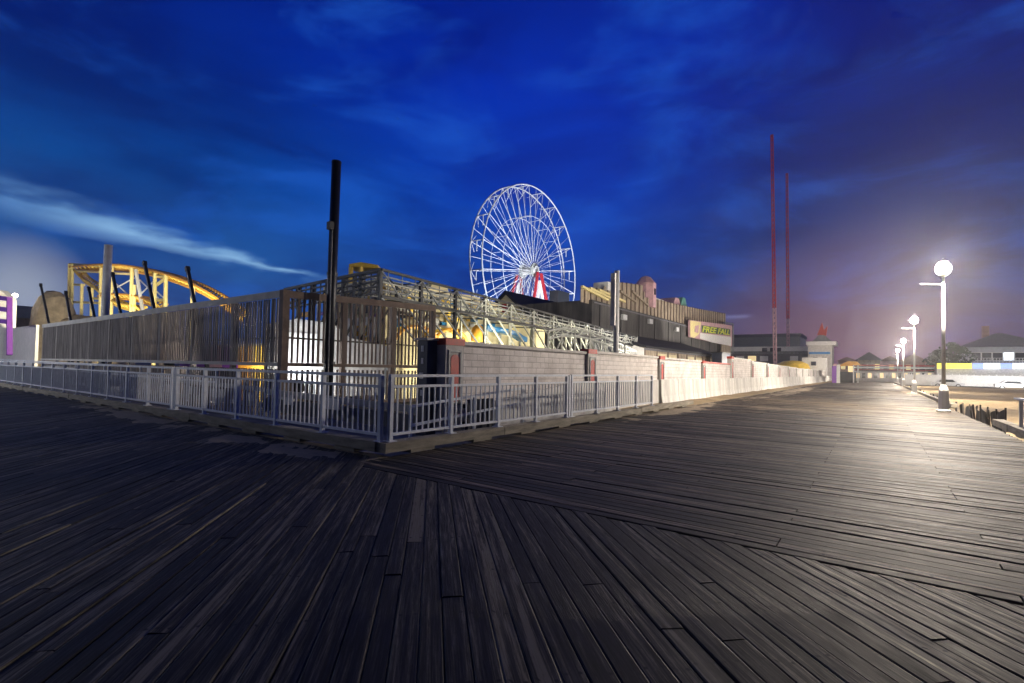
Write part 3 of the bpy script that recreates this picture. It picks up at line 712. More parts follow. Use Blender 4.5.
tent = thing('white_canopy', (-15.2, 9.5, 0), 'bright white canopy wall lit up behind the brown slat fence', 'canopy')
ty0, ty1 = 7.9, 12.6
MB().prism([(-15.0, ty0, .2), (-15.0, ty1, .2), (-15.0, ty1, 2.05), (-15.0, 10.9, 2.25), (-15.0, 10.2, 2.7), (-15.0, 8.9, 2.75), (-15.0, ty0, 2.5)], (-.08, 0, 0)).build('side_wall', M_conc, tent)
B(-14.99, 8.1, .25, -14.95, 9.6, 2.3).build('white_sheet', M_white, tent)
for yy in (ty0+.05, ty1-.05): MB().beam((-14.94, yy, -.3), (-14.94, yy, 2.4), .08).build('pole', M_steel, tent)
cw = thing('game_counter', (-20, 9.6, 0), 'low game counter painted purple and yellow behind the left slat fence', 'counter')
seg = [(180, 205, M_purple), (205, 222, M_pink), (222, 238, M_purple), (238, 252, M_oran), (252, 272, M_yel), (272, 300, M_yelp)]
for a, b, m in seg: B(XY(a, 9.6), 9.6, -.3, XY(b, 9.6)-.01, 10.2, 1.95).build('counter_panel', m, cw)
B(XY(178, 9.6), 9.5, 1.955, XY(300, 9.6), 10.4, 2.03).build('counter_top', M_fascia, cw)
# colourful slide and arcs
sl = thing('blue_slide', tuple(PX(510, 365, -17.6)), 'small blue curved slide with an orange start tub behind the framework', 'slide')
pts = [PX(px, py, -17.6) for px, py in ((484, 327), (492, 329), (500, 330.5), (508, 332), (515, 334.5), (520, 338), (524, 340))]
for i in range(1): 
    m = MB(); [m.beam(a, b, .5, .28) for a, b in zip(pts[:-1], pts[1:])]; m.build('chute', M_blue, sl)
o = PX(478, 334, -17.5); MB().lathe([(.05, -.45), (.35, -.4), (.42, 0), (.30, .35), (.12, .5)], o, 12).build('start_tub', M_oran, sl, True)
MB().beam(pts[2]-Vector((0, 0, .2)), (pts[2].x, pts[2].y, -.3), .12).build('leg', M_steel, sl); MB().beam(pts[5]-Vector((0, 0, .2)), (pts[5].x, pts[5].y, -.3), .12).build('leg', M_steel, sl)
ar = thing('orange_loop_track', tuple(PX(455, 365, -17.8)), 'orange curved kiddie coaster track behind the framework braces', 'ride track')
for (cx_, cy_, rr_) in ((418, 345, 1.6), (452, 342, 1.3)):
    c0 = PX(cx_, cy_, -17.8); P = [(c0.x, c0.y+rr_*math.cos(t*math.pi/10), c0.z-.3+rr_*.75*math.sin(t*math.pi/10)) for t in range(11)]
    MB().path(P, .09).build('rail', M_oran, ar); P2 = [(p[0]-.5, p[1], p[2]) for p in P]; MB().path(P2, .09).build('rail', M_yel, ar)
    [MB().tube(a, b, .04, n=5).build('tie', M_yel, ar) for a, b in zip(P, P2)]

# ------------------------------------------------------------------ ferris wheel
WC = PT(528.9, 270.8, 90); RAD = 14.8; HW = 1.25
fw = thing('ferris_wheel', (WC.x, WC.y, -.3), 'tall white ferris wheel without cabins on red supports', 'ferris wheel')
def wp(a, r, dx): return Vector((WC.x+dx, WC.y+r*math.cos(a), WC.z+r*math.sin(a)))
NS = 20
for dx in (-HW, HW):
    for rr, tr in ((RAD, .115), (RAD*.64, .045)):
        if tr: MB().path([wp(2*math.pi*i/60, rr, dx) for i in range(61)], tr, 6).build('rim' if rr > 12 else 'inner_ring', M_wheel, fw)
for i in range(NS):
    a = 2*math.pi*(i+.5)/NS
    m = MB()
    for dx in (-HW, HW): m.tube(wp(a, .9, dx*.9), wp(a, RAD, dx), .052, .052, 6); m.tube(wp(a, .9, dx*.7), wp(a+math.pi/NS, RAD, dx), .034, .034, 5)
    m.build('spoke', M_wheel, fw)
    m = MB(); m.tube(wp(a, RAD, -HW), wp(a, RAD, HW), .08, n=6); MB().tube(wp(a, RAD*.64, -HW), wp(a, RAD*.64, HW), .045, n=6).build('cross_bar', M_wheel, fw)
    m.tube(wp(a, RAD*.84, -HW), wp(a, RAD, HW), .045, n=6)
    p = wp(a, RAD, 0); m.tube(p, p-Vector((0, 0, 1.7)), .08, n=6)
    m.tube(wp(a, RAD*.99, -HW), wp(a+.10, RAD*.93, -HW), .045, n=6); m.tube(wp(a, RAD*.99, -HW), wp(a-.10, RAD*.93, -HW), .045, n=6)
    pass
    m.build('bracket', M_wheel, fw)
MB().tube((WC.x-HW-.5, WC.y, WC.z), (WC.x+HW+.5, WC.y, WC.z), .75, n=16).build('hub', M_white, fw)
for dx in (-HW-.05, HW+.05): MB().tube((WC.x+dx-.1, WC.y, WC.z), (WC.x+dx+.1, WC.y, WC.z), 1.25, n=20).build('hub_disc', M_steel_l, fw)
for dx in (-HW-1.0, HW+1.0):
    for dy in (-6.5, 6.5):
        MB().beam((WC.x+dx*1.6, WC.y+dy, -.3), (WC.x+dx, WC.y+(.5 if dy > 0 else -.5), WC.z-.6), .4, .4).build('support_leg', M_redw, fw)
        MB().beam((WC.x+dx*1.7, WC.y+dy*.62, -.3), (WC.x+dx, WC.y, WC.z-2), .4, .4).build('support_leg', M_white, fw)
    MB().beam((WC.x+dx*1.3, WC.y-4, WC.z*.5), (WC.x+dx*1.3, WC.y+4, WC.z*.5), .4).build('tie_beam', M_redw, fw)
B(WC.x+2.6, WC.y+3, WC.z-6.5, WC.x+4.4, WC.y+7, WC.z-3.4).build('drive_cabin', M_steel_d, fw)

# ------------------------------------------------------------------ yellow coaster
CYP = 20.0
co = thing('yellow_roller_coaster', tuple(PY(140, 360, CYP)), 'bright yellow and orange roller coaster with an arched track above the left fence', 'roller coaster')
co.location.z = -.3
def track(pts, nme, dy=1.1, m=M_oran, r=.14):
    P = [PY(px, py, CYP) for px, py in pts]
    # smooth with catmull-rom
    Q = []
    for i in range(len(P)-1):
        p0 = P[max(i-1, 0)]; p1 = P[i]; p2 = P[i+1]; p3 = P[min(i+2, len(P)-1)]
        for k in range(6):
            t = k/6; Q.append(.5*((2*p1)+(p2-p0)*t+(2*p0-5*p1+4*p2-p3)*t*t+(3*p1-p0-3*p2+p3)*t**3))
    Q.append(P[-1]); Q2 = [q+Vector((0, dy, 0)) for q in Q]; C = [q+Vector((0, dy/2, -.5)) for q in Q]
    tr = MB().path(Q, r, 6).build(nme, m, co); MB().path(Q2, r, 6).build('rail', m, tr); MB().path(C, r*1.6, 6).build('spine', m, tr)
    mm = MB(); [mm.tube(a, c_, .09, n=5) and mm.tube(b, c_, .09, n=5) for a, b, c_ in zip(Q, Q2, C)]; mm.build('tie', M_yel, tr)
track([(70, 267), (90, 265), (108, 264.5), (125, 265.5), (145, 269), (165, 274), (185, 281), (202, 289), (218, 299), (235, 312)], 'track_arch')
track([(74, 270), (80, 277), (92, 285), (104, 296), (118, 303), (135, 306)], 'track_dip', m=M_yel)
track([(98, 296), (115, 294), (135, 296), (155, 303)], 'track_low', r=.13)
def sup(px, py, pb=None, r=.19, m=M_yelp, dy=0):
    a = PY(px, py, CYP+dy); b = PY(pb or px, 330, CYP+dy); b = Vector((b.x, b.y, -.3)) if pb is None else b; MB().tube(a, b, r, n=8).build('support', m, co)
for px, py in ((69.5, 264), (72.5, 264), (82, 284), (92, 288), (101, 268), (112, 266), (132, 268), (134.5, 285), (155, 273), (166, 275), (193, 286)): sup(px, py)
sup(136, 270, 146, .18, M_wheel); 
def strut(a, b, r=.12, m=M_yelp):
    MB().tube(PY(a[0], a[1], CYP+.2), PY(b[0], b[1], CYP+.2), r, n=6).build('strut', m, co)
for a, b in (((70, 264), (100, 266)), ((70, 270.5), (100, 272)), ((72, 284.5), (84, 285)), ((70, 302), (100, 303)), ((112, 273), (134, 274)), ((70, 264), (72, 300)), ((155, 276), (166, 277)), ((155, 300), (166, 300)),
             ((155, 286), (166, 278)), ((90, 298), (104, 299))): strut(a, b, .17)
for a, b in (((112, 290), (134, 278)), ((112, 280), (134, 300)), ((140, 295), (155, 280)), ((140, 280), (158, 298)), ((155, 290), (166, 300))): strut(a, b, .08, M_wheel)

# ------------------------------------------------------------------ far left: purple gate, mound, roofs
pg = thing('purple_gate', tuple(PY(9, 345, 8.6)), 'purple steel entrance gate at the far left edge', 'gate')
def bar_(p, q, r, m, nme): MB().beam(p, q, r).build(nme, m, pg)
pa = PY(9.5, 299, 8.6); pb_ = PY(9.5, 355, 8.6); bar_(pb_, pa, .32, M_purple, 'post')
for py in (299, 310, 322): bar_(PY(9.5, py, 8.6), PY(-30, py-5, 8.6), .35, M_purple, 'beam')
bar_(PY(-25, 290, 8.6), PY(-25, 355, 8.6), .42, M_purple, 'post')
def farblock(name, pts, t, depth, m, label, cat, nme='wall', zb=-.5):
    P = [PT(px, py, t) for px, py in pts]; P = P+[Vector((P[-1].x, P[-1].y, zb)), Vector((P[0].x, P[0].y, zb))]
    th = thing(name, (P[0].x, P[0].y, zb), label, cat); MB().prism(P, fwd0*depth).build(nme, m, th); return th
th = farblock('brown_roofed_building', [(-20, 313), (12, 316), (40, 318)], 70, 12, M_brown, 'low building with brown sloping roof behind the purple gate', 'building')
MB().prism([PT(-25, 304, 72), PT(12, 305, 72), PT(38, 307, 72), PT(42, 318.5, 69), PT(-25, 316, 69)], fwd0*6).build('roof', M_greyroof, th)
mdn = thing('stone_mound', tuple(PT(52, 345, 60)), 'rough grey brown rock mound with rounded top behind the leaning posts', 'rock mound')
m = MB(); c0 = PT(52, 350, 62); hz = PT(52, 292, 62).z
prof = [(2.3, -.5), (2.25, hz*.45), (2.0, hz*.75), (1.5, hz*.92), (.7, hz*1.0), (.1, hz*1.01)]
m.lathe(prof, (c0.x, c0.y, 0), 18)
for v in m.v: v += Vector((.35*mn.noise(v*.6), .35*mn.noise(v*.6+Vector((9, 0, 0))), .3*mn.noise(v*.8)))
m.build('rock_face', M_stone, mdn)
c0 = PT(84, 350, 64); m = MB(); m.lathe([(4.6, -.5), (4.2, 3.5), (3.0, 6.1), (1.2, 6.9), (.1, 7.1)], (c0.x, c0.y, 0), 18)
for v in m.v: v += Vector((.5*mn.noise(v*.5), .5*mn.noise(v*.5+Vector((9, 0, 0))), .3*mn.noise(v*.8)))
m.build('rock_face', M_stone, mdn)
ww = farblock('white_tent', [(-15, 300), (0, 290), (8, 297), (9, 303)], 50, .8, M_white, 'white domed tent top behind the purple gate', 'tent', 'canvas')
ww2 = MB(); a = PY(-60, 330, 10.5); b = PY(36, 330, 10.5); ww2.box(a.x, 10.5, -.3, b.x, 10.7, PY(20, 327, 10.5).z)
tag(ww2.build('white_panel_wall', M_white), 'bright white panel wall at the far left past the slat fence end', 'wall')

# ------------------------------------------------------------------ buildings in the middle
bb = thing('black_roofed_building', (-26, 42, -.3), 'dark building with black gabled roof and white gable end under the ferris wheel', 'building')
ya, yb2 = YX(507, -29), YX(588, -26); zr = PX(510, 291, -29).z; ze = zr-3.6
B(-33, ya, -.3, -25.2, yb2, ze-.02).build('wall', M_char, bb)
MB().prism([(-24.9, ya-.3, ze), (-24.9, ya-.3, ze-.35), (-29.2, ya-.3, zr-.35), (-33.5, ya-.3, ze-.35), (-33.5, ya-.3, ze), (-29.2, ya-.3, zr)], (0, yb2-ya+.6, 0)).build('roof', M_black_roof, bb)
MB().prism([(-25.2, ya-.05, ze-.1), (-29.2, ya-.05, zr-.4), (-33, ya-.05, ze-.1), (-33, ya-.05, -.3), (-25.2, ya-.05, -.3)], (0, -.1, 0)).build('gable_end', M_cream, bb)
B(-29.6, ya-.2, zr-2.2, -28.9, ya-.152, zr-1.3).build('vent', M_red, bb)
MB().beam((-24.8, ya-.2, ze-.1), (-24.8, yb2, ze-.1), .14).build('gutter', M_pole_g, bb)

gb = thing('charcoal_building', (-20, 40, -.3), 'long charcoal walled arcade building with cream slatted parapet and small towers', 'building')
Xg = -20.0
P = [PX(592, 299, Xg), PX(690, 322.5, Xg)]
yA, yB = P[0].y, PX(731, 325, Xg).y; zA, zB = P[0].z, PX(690, 322.5, Xg).z
B(Xg-12, yA, -.3, Xg, yB, zA-.05).build('wall', M_char, gb)
par = [(580.5, 286), (601.5, 288.5), (608, 281.5), (621, 282), (642, 285), (643.5, 297), (662, 300.5), (675, 304), (702, 309.5), (725.5, 313.5)]
def ptop(px):
    for (a, b) in zip(par[:-1], par[1:]):
        if a[0] <= px <= b[0]: return a[1]+(b[1]-a[1])*(px-a[0])/(b[0]-a[0])
m1 = MB(); yy = PX(593, 299, Xg+.0).y; m2 = MB(); i = 0
px = 581.0; yy = PX(px, 290, Xg-.3).y; yend = PX(725, 314, Xg-.3).y
while yy < yend:
    # invert bearing
    lo, hi = 575., 730.
    for _ in range(24):
        md = (lo+hi)/2
        if PX(md, 300, Xg-.3).y < yy: lo = md
        else: hi = md
    zt = PX(lo, ptop(max(580.6, min(725.4, lo))), Xg-.3).z; zb = zA-.02 if lo > 592 else zA-.3
    m1.box(Xg-.36, yy, zb-.1, Xg-.3, yy+.559, zt)
    if i % 2: B(Xg-.298, yy, zb-.1, Xg-.22, yy+.16, zt+.02).build('parapet_batten', M_brown, gb)
    yy += .56; i += 1
m1.build('parapet_slats', M_tan, gb)
def blk(px0, py0, px1, py1, X, dep, m, nme, par_=gb, taper=0):
    a = PX(px0, py0, X); b = PX(px1, py1, X)
    MB().prism([(X, a.y, b.z), (X, b.y, b.z), (X, b.y-taper, a.z), (X, a.y+taper, a.z)], (-dep, 0, 0)).build(nme, m, par_)
blk(608, 281.5, 618, 293, Xg-.1, 1.5, M_white, 'white_block')
for dpx in (0, 8, 17):
    MB().beam(PX(582+dpx, 286.5+dpx*.2, Xg-.1), PX(608+dpx, 300+dpx*.1, Xg-.05), .2).build('diagonal_brace', M_yelp, gb)
for dpx in (0, 12):
    MB().beam(PX(620+dpx, 291, Xg-.1), PX(636+dpx, 302+dpx*.3, Xg-.05), .2).build('diagonal_brace', M_tan, gb)
a = PX(645.5, 299, Xg-1); tz = PX(645.5, 276, Xg-1).z
tw = MB().lathe([(1.15, a.z-1), (1.15, tz-.9), (.55, tz-.15), (.15, tz)], (a.x, a.y, 0), 8).build('turret', M_pink, gb)
B(a.x+.5, a.y-.2, a.z+.4, a.x+1.1, a.y+.25, a.z+1.1).build('window', M_glassd, tw)
blk(650, 297, 664, 300.5, Xg-.6, 1.5, M_white, 'white_ledge')
blk(673.5, 296.5, 681, 306, Xg-1, 2, M_pink, 'pink_pyramid', taper=.9); blk(681, 296.5, 687, 307, Xg-1, 2, M_green, 'green_pyramid', taper=.8)
for i in range(11):
    yy = yA+1.5+i*4.6
    if yy < yB-1: B(Xg+.002, yy, .5, Xg+.07, yy+.10, zA-.1).build('wall_batten', M_steel_d, gb)
B(Xg+.002, yA+.2, zA-.32, Xg+.12, yB-.3, zA-.2).build('ledge', M_greyroof, gb)
for yy, zz in ((yA+6, 6.2), (yA+13, 6.4), (yA+22, 6.2)): B(Xg+.072, yy, zz, Xg+.35, yy+.9, zz+.5).build('vent', M_pole_g, gb)
# free fall billboard
Xs = Xg+.55
sn = thing('free_fall_billboard', tuple(PX(711, 350, Xs)), 'colourful FREE FALL billboard with yellow letters at the end of the charcoal building', 'billboard')
Ps = [PX(690, 320, Xs), PX(732, 325.5, Xs), PX(732, 346.5, Xs), PX(690, 337, Xs)]
sn.location.z = Ps[3].z-.5
MB().prism(Ps, (-.25, 0, 0)).build('board', M_pink, sn)
def onb(px, py, dx): return PX(px, py, Xs+dx)
MB().prism([onb(690.3, 320.5, .02), onb(701, 322.2, .02), onb(699, 334, .02), onb(694, 340-2, .02), onb(690.3, 336.6, .02)], (.02, 0, 0)).build('picture', M_yelp, sn)
MB().prism([onb(695, 326, .045), onb(699, 325, .045), onb(698, 333, .045), onb(694.5, 332, .045)], (.02, 0, 0)).build('picture_figure', M_pink, sn)
MB().prism([onb(700, 333, .02), onb(731, 337, .02), onb(731, 346, .02), onb(712, 342.4, .02), onb(700, 338.6, .02)], (.02, 0, 0)).build('white_panel', M_white, sn)
MB().prism([onb(701.5, 325.2, .02), onb(730, 329.2, .02), onb(730, 335.6, .02), onb(701.5, 332.4, .02)], (.03, 0, 0)).build('lettering_band', M_textgreen, sn)
tcv = bpy.data.curves.new('lettering', 'FONT'); tcv.body = 'FREE FALL'; tcv.size = 1; tcv.extrude = .02; tcv.offset = .02; tcv.shear = .25
tmp = bpy.data.objects.new('tmp', tcv); col.objects.link(tmp); bpy.context.view_layer.update()
me = bpy.data.meshes.new_from_object(tmp); bpy.data.objects.remove(tmp)
xs = [v.co.x for v in me.vertices]; ys = [v.co.y for v in me.vertices]; x0, x1, y0_, y1_ = min(xs), max(xs), min(ys), max(ys)
c00, c10, c01, c11 = onb(702.3, 332, .06), onb(729.4, 335, .06), onb(702.3, 325.8, .06), onb(729.4, 329.8, .06)
for v in me.vertices:
    u = (v.co.x-x0)/(x1-x0); q_ = (v.co.y-y0_)/(y1_-y0_)
    p = (c00*(1-u)+c10*u)*(1-q_)+(c01*(1-u)+c11*u)*q_; p.x += v.co.z*1.0; v.co = p-sn.location
me.materials.append(M_textyel); o = bpy.data.objects.new('lettering', me); col.objects.link(o); o.parent = sn
MB().path([PX(724, 322.5, Xs+.1), PX(733, 324, Xs+.1), PX(733, 352, Xs+.1)], .12).build('frame', M_steel, sn)
B(Xs-.2, PX(722, 340, Xs).y, -.3, Xs-.05, PX(731, 340, Xs).y, PX(727, 344.5, Xs).z-.1).build('support_wall', M_tan, sn)

# lean-to shed with black roof
sh = thing('black_roofed_shed', (-15, 39, -.3), 'long lean-to shed with black roof, white end and tan panel front', 'shed')
Xh = -15.0; yA2, yB2 = YX(644, Xh), YX(722, Xh); zE = PX(645, 346, Xh).z
B(-19.9, yA2, -.3, Xh, yB2, zE-.1).build('wall', M_tan, sh)
MB().prism([(-19.95, yA2-.2, zA-2.6), (-14.75, yA2-.2, zE), (-14.75, yA2-.2, zE-.16), (-19.95, yA2-.2, zA-2.85)], (0, yB2-yA2+.4, 0)).build('roof', M_black_roof, sh)
MB().prism([(-19.9, yA2-.01, -.3), (Xh, yA2-.01, -.3), (Xh, yA2-.01, zE-.18), (-19.9, yA2-.01, zA-2.9)], (0, -.08, 0)).build('end_wall', M_white, sh)
m = MB(); n_ = 9
for i in range(n_+1): yy = yA2+.1+(yB2-yA2-.2)*i/n_; m.box(Xh+.002, yy-.07, 0, Xh+.06, yy+.07, zE-.2)
m.build('batten', M_brown, sh); B(Xh+.002, yA2, zE-.32, Xh+.10, yB2, zE-.17).build('fascia', M_greyroof, sh)
for i in range(n_):
    ya_ = yA2+.35+(yB2-yA2-.2)*i/n_; B(Xh+.002, ya_, 1.4, Xh+.03, ya_+2.1, zE-.5).build('shutter', M_cream if i % 3 else M_tan, sh)
t = thing('black_bin', (-13.2, YX(729, -13.2), 0), 'dark boxy container under the billboard next to the wall', 'container')
a = PX(722, 353, -13.2); b = PX(730, 362, -13.2); B(-14.2, a.y, -.3, -13.2, b.y, a.z).build('body', M_navy, t); B(-14.3, a.y-.1, a.z+.002, -13.1, b.y+.1, a.z+.12).build('lid', M_steel_d, t)

# ------------------------------------------------------------------ red towers
def tower(px, pt, pb, t_, label):
    A = PT(px, pt, t_); Bs = PT(pb[0], pb[1], t_); th = thing('red_tower', (Bs.x, Bs.y, -.3), label, 'ride tower', 'tall thin red ride towers')
    base = Vector((Bs.x, Bs.y, -.3)); d = A-base; w0 = .24
    u = [Vector((w0, w0, 0)), Vector((-w0, w0, 0)), Vector((-w0, -w0, 0)), Vector((w0, -w0, 0))]
    half = base+d*.30
    for k in range(4):
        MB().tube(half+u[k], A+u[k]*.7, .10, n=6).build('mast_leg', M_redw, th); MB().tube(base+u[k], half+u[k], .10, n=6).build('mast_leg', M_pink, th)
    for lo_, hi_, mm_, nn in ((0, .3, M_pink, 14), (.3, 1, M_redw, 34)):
        m = MB()
        for i in range(nn):
            p = base+d*(lo_+(hi_-lo_)*i/nn); q_ = base+d*(lo_+(hi_-lo_)*(i+1)/nn)
            for k in range(4): m.tube(p+u[k]*.9, q_+u[(k+1) % 4]*.9, .06, n=4)
        m.build('lacing', mm_, th)
    MB().beam(A, A+Vector((0, 0, .6)), .5).build('head', M_redw, th)
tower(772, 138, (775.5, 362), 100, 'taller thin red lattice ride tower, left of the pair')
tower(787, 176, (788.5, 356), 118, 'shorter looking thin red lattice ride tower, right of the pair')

# ------------------------------------------------------------------ mid distance buildings near towers
def blkY(Y, px0, py0, px1, py1, dep, m, nme, par_, zb=None):
    a = PY(px0, py0, Y); b = PY(px1, py1, Y)
    return B(a.x, Y, b.z if zb is None else zb, b.x, Y+dep, a.z).build(nme, m, par_)
lb = thing('low_arcade_building', tuple(PY(765, 372, 128)), 'long low grey arcade building with pale fascia behind the red towers', 'building')
lb.location.z = -.5
blkY(128, 729, 354, 812, 372, 12, M_greyroof, 'wall', lb, -.5); blkY(127.4, 729, 347, 812, 351, 13.2, M_white, 'fascia', lb); blkY(127.7, 729, 351.3, 812, 353.8, 12.6, M_steel, 'signboard', lb)
for px in (736, 748, 760, 790): blkY(127.9, px, 356, px+8, 361, .1, M_litwarm if px == 748 else M_white, 'window', lb)
for px in (762, 770, 776): blkY(127.2, px, 347.8, px+5, 351.5, .15, M_navy, 'dark_emblem', lb)
hzb = thing('grey_hall', tuple(PY(780, 372, 170)), 'wide plain grey hall roof far behind the low arcade', 'building'); hzb.location.z = -.5
blkY(170, 716, 336, 800, 372, 15, M_steel, 'wall', hzb, -.5); blkY(169.5, 715, 335, 801, 336.5, 16, M_greyroof, 'roof', hzb)
pv = thing('white_pavilion', tuple(PY(822, 372, 116)), 'white flat topped pavilion with a reddish roof figure at the far end of the wall', 'pavilion'); pv.location.z = -.5
blkY(116, 808, 345, 832, 372, 6, M_conc, 'wall', pv, -.5); blkY(115.4, 806, 341.5, 836, 344.8, 7.2, M_white, 'cornice', pv); blkY(115.8, 809, 352, 830, 354, .3, M_blue, 'awning', pv)
for px in (813, 822): blkY(115.9, px, 357, px+4.5, 366, .12, M_glassd, 'window', pv)
MB().prism([PY(812, 341.4, 117), PY(833, 342, 117), PY(824, 335, 117), PY(819, 335, 117)], (0, 4, 0)).build('roof', M_greyroof, pv)
MB().prism([PY(817, 335, 118), PY(826, 335.5, 118), PY(827.5, 326, 118), PY(824, 330, 118), PY(822, 322.5, 118), PY(819.5, 329, 118)], (0, .8, 0)).build('roof_figure', M_red, pv)
tr = thing('white_box_truck', tuple(PY(812, 372, 106)), 'white box truck body with dark emblem parked behind the barrier row', 'truck'); tr.location.z = -.5
blkY(106, 802, 357.5, 826, 371, 3, M_white, 'box_body', tr, .2); blkY(105.9, 811, 361.5, 816, 365.5, .1, M_navy, 'emblem', tr); blkY(106.3, 797.5, 361, 801.8, 371, 2.4, M_white, 'cab', tr, .2)
blkY(106.25, 798, 362.5, 801, 365.5, .04, M_glassd, 'windscreen', tr)
for px in (800, 822):
    a = PY(px, 371, 106); MB().tube((a.x, 105.9, 0), (a.x, 106.3, 0), .5, n=12).build('wheel', M_blackcl, tr)
dm = thing('yellow_dome', tuple(PY(790, 372, 100)), 'low yellow dome tent rising behind the block wall', 'tent'); dm.location.z = -.5
a = PY(790, 360, 100); MB().lathe([(3.2, -.5), (3.1, 1.6), (2.5, a.z*.82), (1.4, a.z*.96), (.1, a.z)], (a.x, 103, 0), 20).build('canvas', M_yel, dm, True)
# purple and white upright sign at end of wall
ps = thing('upright_sign', tuple(PY(835, 382, 88)), 'purple and white upright sign standing at the far end of the barriers', 'sign'); ps.location.z = 0
blkY(88, 832, 366, 836.5, 382, .25, M_purple, 'panel', ps, 0); blkY(88.02, 836.6, 364.5, 840, 382, .25, M_white, 'side_panel', ps, 0); blkY(87.95, 833, 363.8, 837, 365.8, .3, M_pink, 'header', ps)
# orange stall with canopy
st = thing('orange_stall', tuple(PY(850, 382, 96)), 'small stall with orange lit counter and peach canopy at the end of the boardwalk', 'stall'); st.location.z = 0
MB().prism([PY(838, 366, 96), PY(860, 365, 96), PY(857, 361.5, 96), PY(848, 361, 96)], (0, 3.5, 0)).build('canopy', M_oran, st)
blkY(97, 848, 366, 853, 372, 2, M_litwarm, 'lit_counter', st); blkY(97.2, 840, 371.5, 856, 381.5, 2, M_steel_d, 'counter_base', st, 0)
for px in (853.5, 858): MB().beam(Vector((PY(px, 370, 96).x, 96, 0)), PY(px, 365, 96), .16).build('post', M_white, st)
# fence across the end of the boardwalk, striped
ef = thing('striped_shop_row', tuple(PY(880, 380, 135)), 'long low shop row with red and white striped fascia across the far end', 'shop row'); ef.location.z = -.5
blkY(135, 853, 371, 935, 381, 8, M_conc, 'wall', ef, -.5); blkY(134.4, 853, 364.5, 935, 366.3, 9, M_red, 'red_fascia', ef); blkY(134.2, 853, 366.6, 935, 368.6, 9.2, M_white, 'white_fascia', ef); blkY(134.0, 853, 369, 935, 370.6, 9.4, M_red, 'lower_fascia', ef)
for px in range(856, 932, 6): blkY(134.9, px, 373, px+3.4, 378, .08, M_litwarm if px % 4 == 0 else M_glassd, 'window', ef)
hr = random.Random(5)
for k, (px0, px1, yr, ye, Yh, lbl) in enumerate(((838, 856, 357, 361, 190, 'small reddish house with low gable at the far left of the house row'), (858, 880, 352, 360, 175, 'brown gabled house in the middle behind the striped shop row'), (880, 900, 356, 361, 200, 'pinkish low roofed house right of the brown gabled house'), (902, 925, 354, 361, 185, 'reddish house partly behind the second lamp post'), (926, 950, 356, 363, 210, 'dim house roof between the lamp post and the big corner house'))):
    hs = thing('gabled_house', tuple(PY(px0, 372, Yh)), lbl, 'house', 'houses beyond the striped shop row'); hs.location.z = -.5
    a = PY(px0, ye, Yh); b = PY(px1, ye, Yh); mid = PY((px0+px1)/2, yr, Yh); M_ = (M_brick, M_tan, M_pink)[k % 3]
    B(a.x, Yh, -.5, b.x, Yh+10, a.z-.02).build('wall', M_, hs)
    MB().prism([(a.x-.6, Yh-.5, a.z), (b.x+.6, Yh-.5, a.z), (mid.x, Yh-.5, mid.z)], (0, 11, 0)).build('roof', M_brick if k != 1 else M_greyroof, hs)
    for q_ in range(3):
        xq = a.x+(b.x-a.x)*(q_+.6)/3.4; wn = B(xq, Yh-.08, a.z-2.6, xq+1.1, Yh-.003, a.z-1.1).build('window', M_glassd if (q_+k) % 3 else M_litwarm, hs)

# ------------------------------------------------------------------ right side: big house, lit stalls, white fence, parking
YH = 150
bh = thing('corner_house', tuple(PY(990, 375, YH)), 'large three storey hip roofed house with lit balconies on the right', 'house'); bh.location.z = -.5
A = PY(964, 347, YH); Bz = PY(1052, 347, YH); zt = A.z
B(A.x, YH, -.5, Bz.x, YH+16, zt-.05).build('wall', mat('pale_blue_siding', (.42, .43, .48), .7, 0, .2, 2), bh)
rz = PY(1003, 330.5, YH).z
e = 1.1; xa, xb = A.x-e, Bz.x+e; ym = YH+8
rf = MB().poly([(xa, YH-e, zt), (xb, YH-e, zt), (xb, YH+16+e, zt), (xa, YH+16+e, zt), (xa+7.5, ym, rz), (xb-7.5, ym, rz)], [(0, 1, 5, 4), (1, 2, 5), (2, 3, 4, 5), (3, 0, 4), (0, 3, 2, 1)]).build('roof', M_greyroof, bh)
B(xa+5, ym-1, zt+1, xa+6.2, ym, rz+1.6).build('chimney', M_brick, rf)
W_ = Bz.x-A.x
for fl, z0_ in enumerate((zt-2.9, zt-5.9)):
    for i in range(7):
        x0_ = A.x+1.2+i*(W_-1.5)/7; lit = (i, fl) in ((3, 0), (2, 1), (4, 1), (3, 1), (5, 0))
        fr_ = B(x0_-.12, YH-.1, z0_-.12, x0_+1.62, YH-.003, z0_+1.72).build('window', M_white, bh)
        B(x0_, YH-.16, z0_, x0_+1.5, YH-.103, z0_+1.6).build('pane', M_litwin if lit else M_glassd, fr_)
    B(A.x, YH-1.6, z0_-.75, Bz.x, YH-.2, z0_-.6).build('balcony_floor', M_white, bh)
    m = MB(); [m.box(A.x+i*.5, YH-1.55, z0_-.595, A.x+i*.5+.09, YH-1.47, z0_+.35) for i in range(int(W_/.5))]; m.box(A.x, YH-1.6, z0_+.352, Bz.x, YH-1.42, z0_+.44); m.build('balustrade', M_white, bh)
# stall row
sr = thing('lit_stall_row', tuple(PY(960, 378, 130)), 'row of closed stalls with glowing yellow and blue signboards below the corner house', 'stalls'); sr.location.z = -.5
blkY(130, 937, 365, 1060, 384, 6, M_conc, 'wall', sr, -.5)
for px0, px1, m in ((937, 948, M_lityel), (948.5, 972, M_lityel), (973, 983, M_litblue), (984, 1000, M_litwin), (1001, 1012, M_litblue), (1013, 1030, M_litwin)): blkY(129.5, px0, 363.2, px1, 368.6, .4, m, 'signboard', sr)
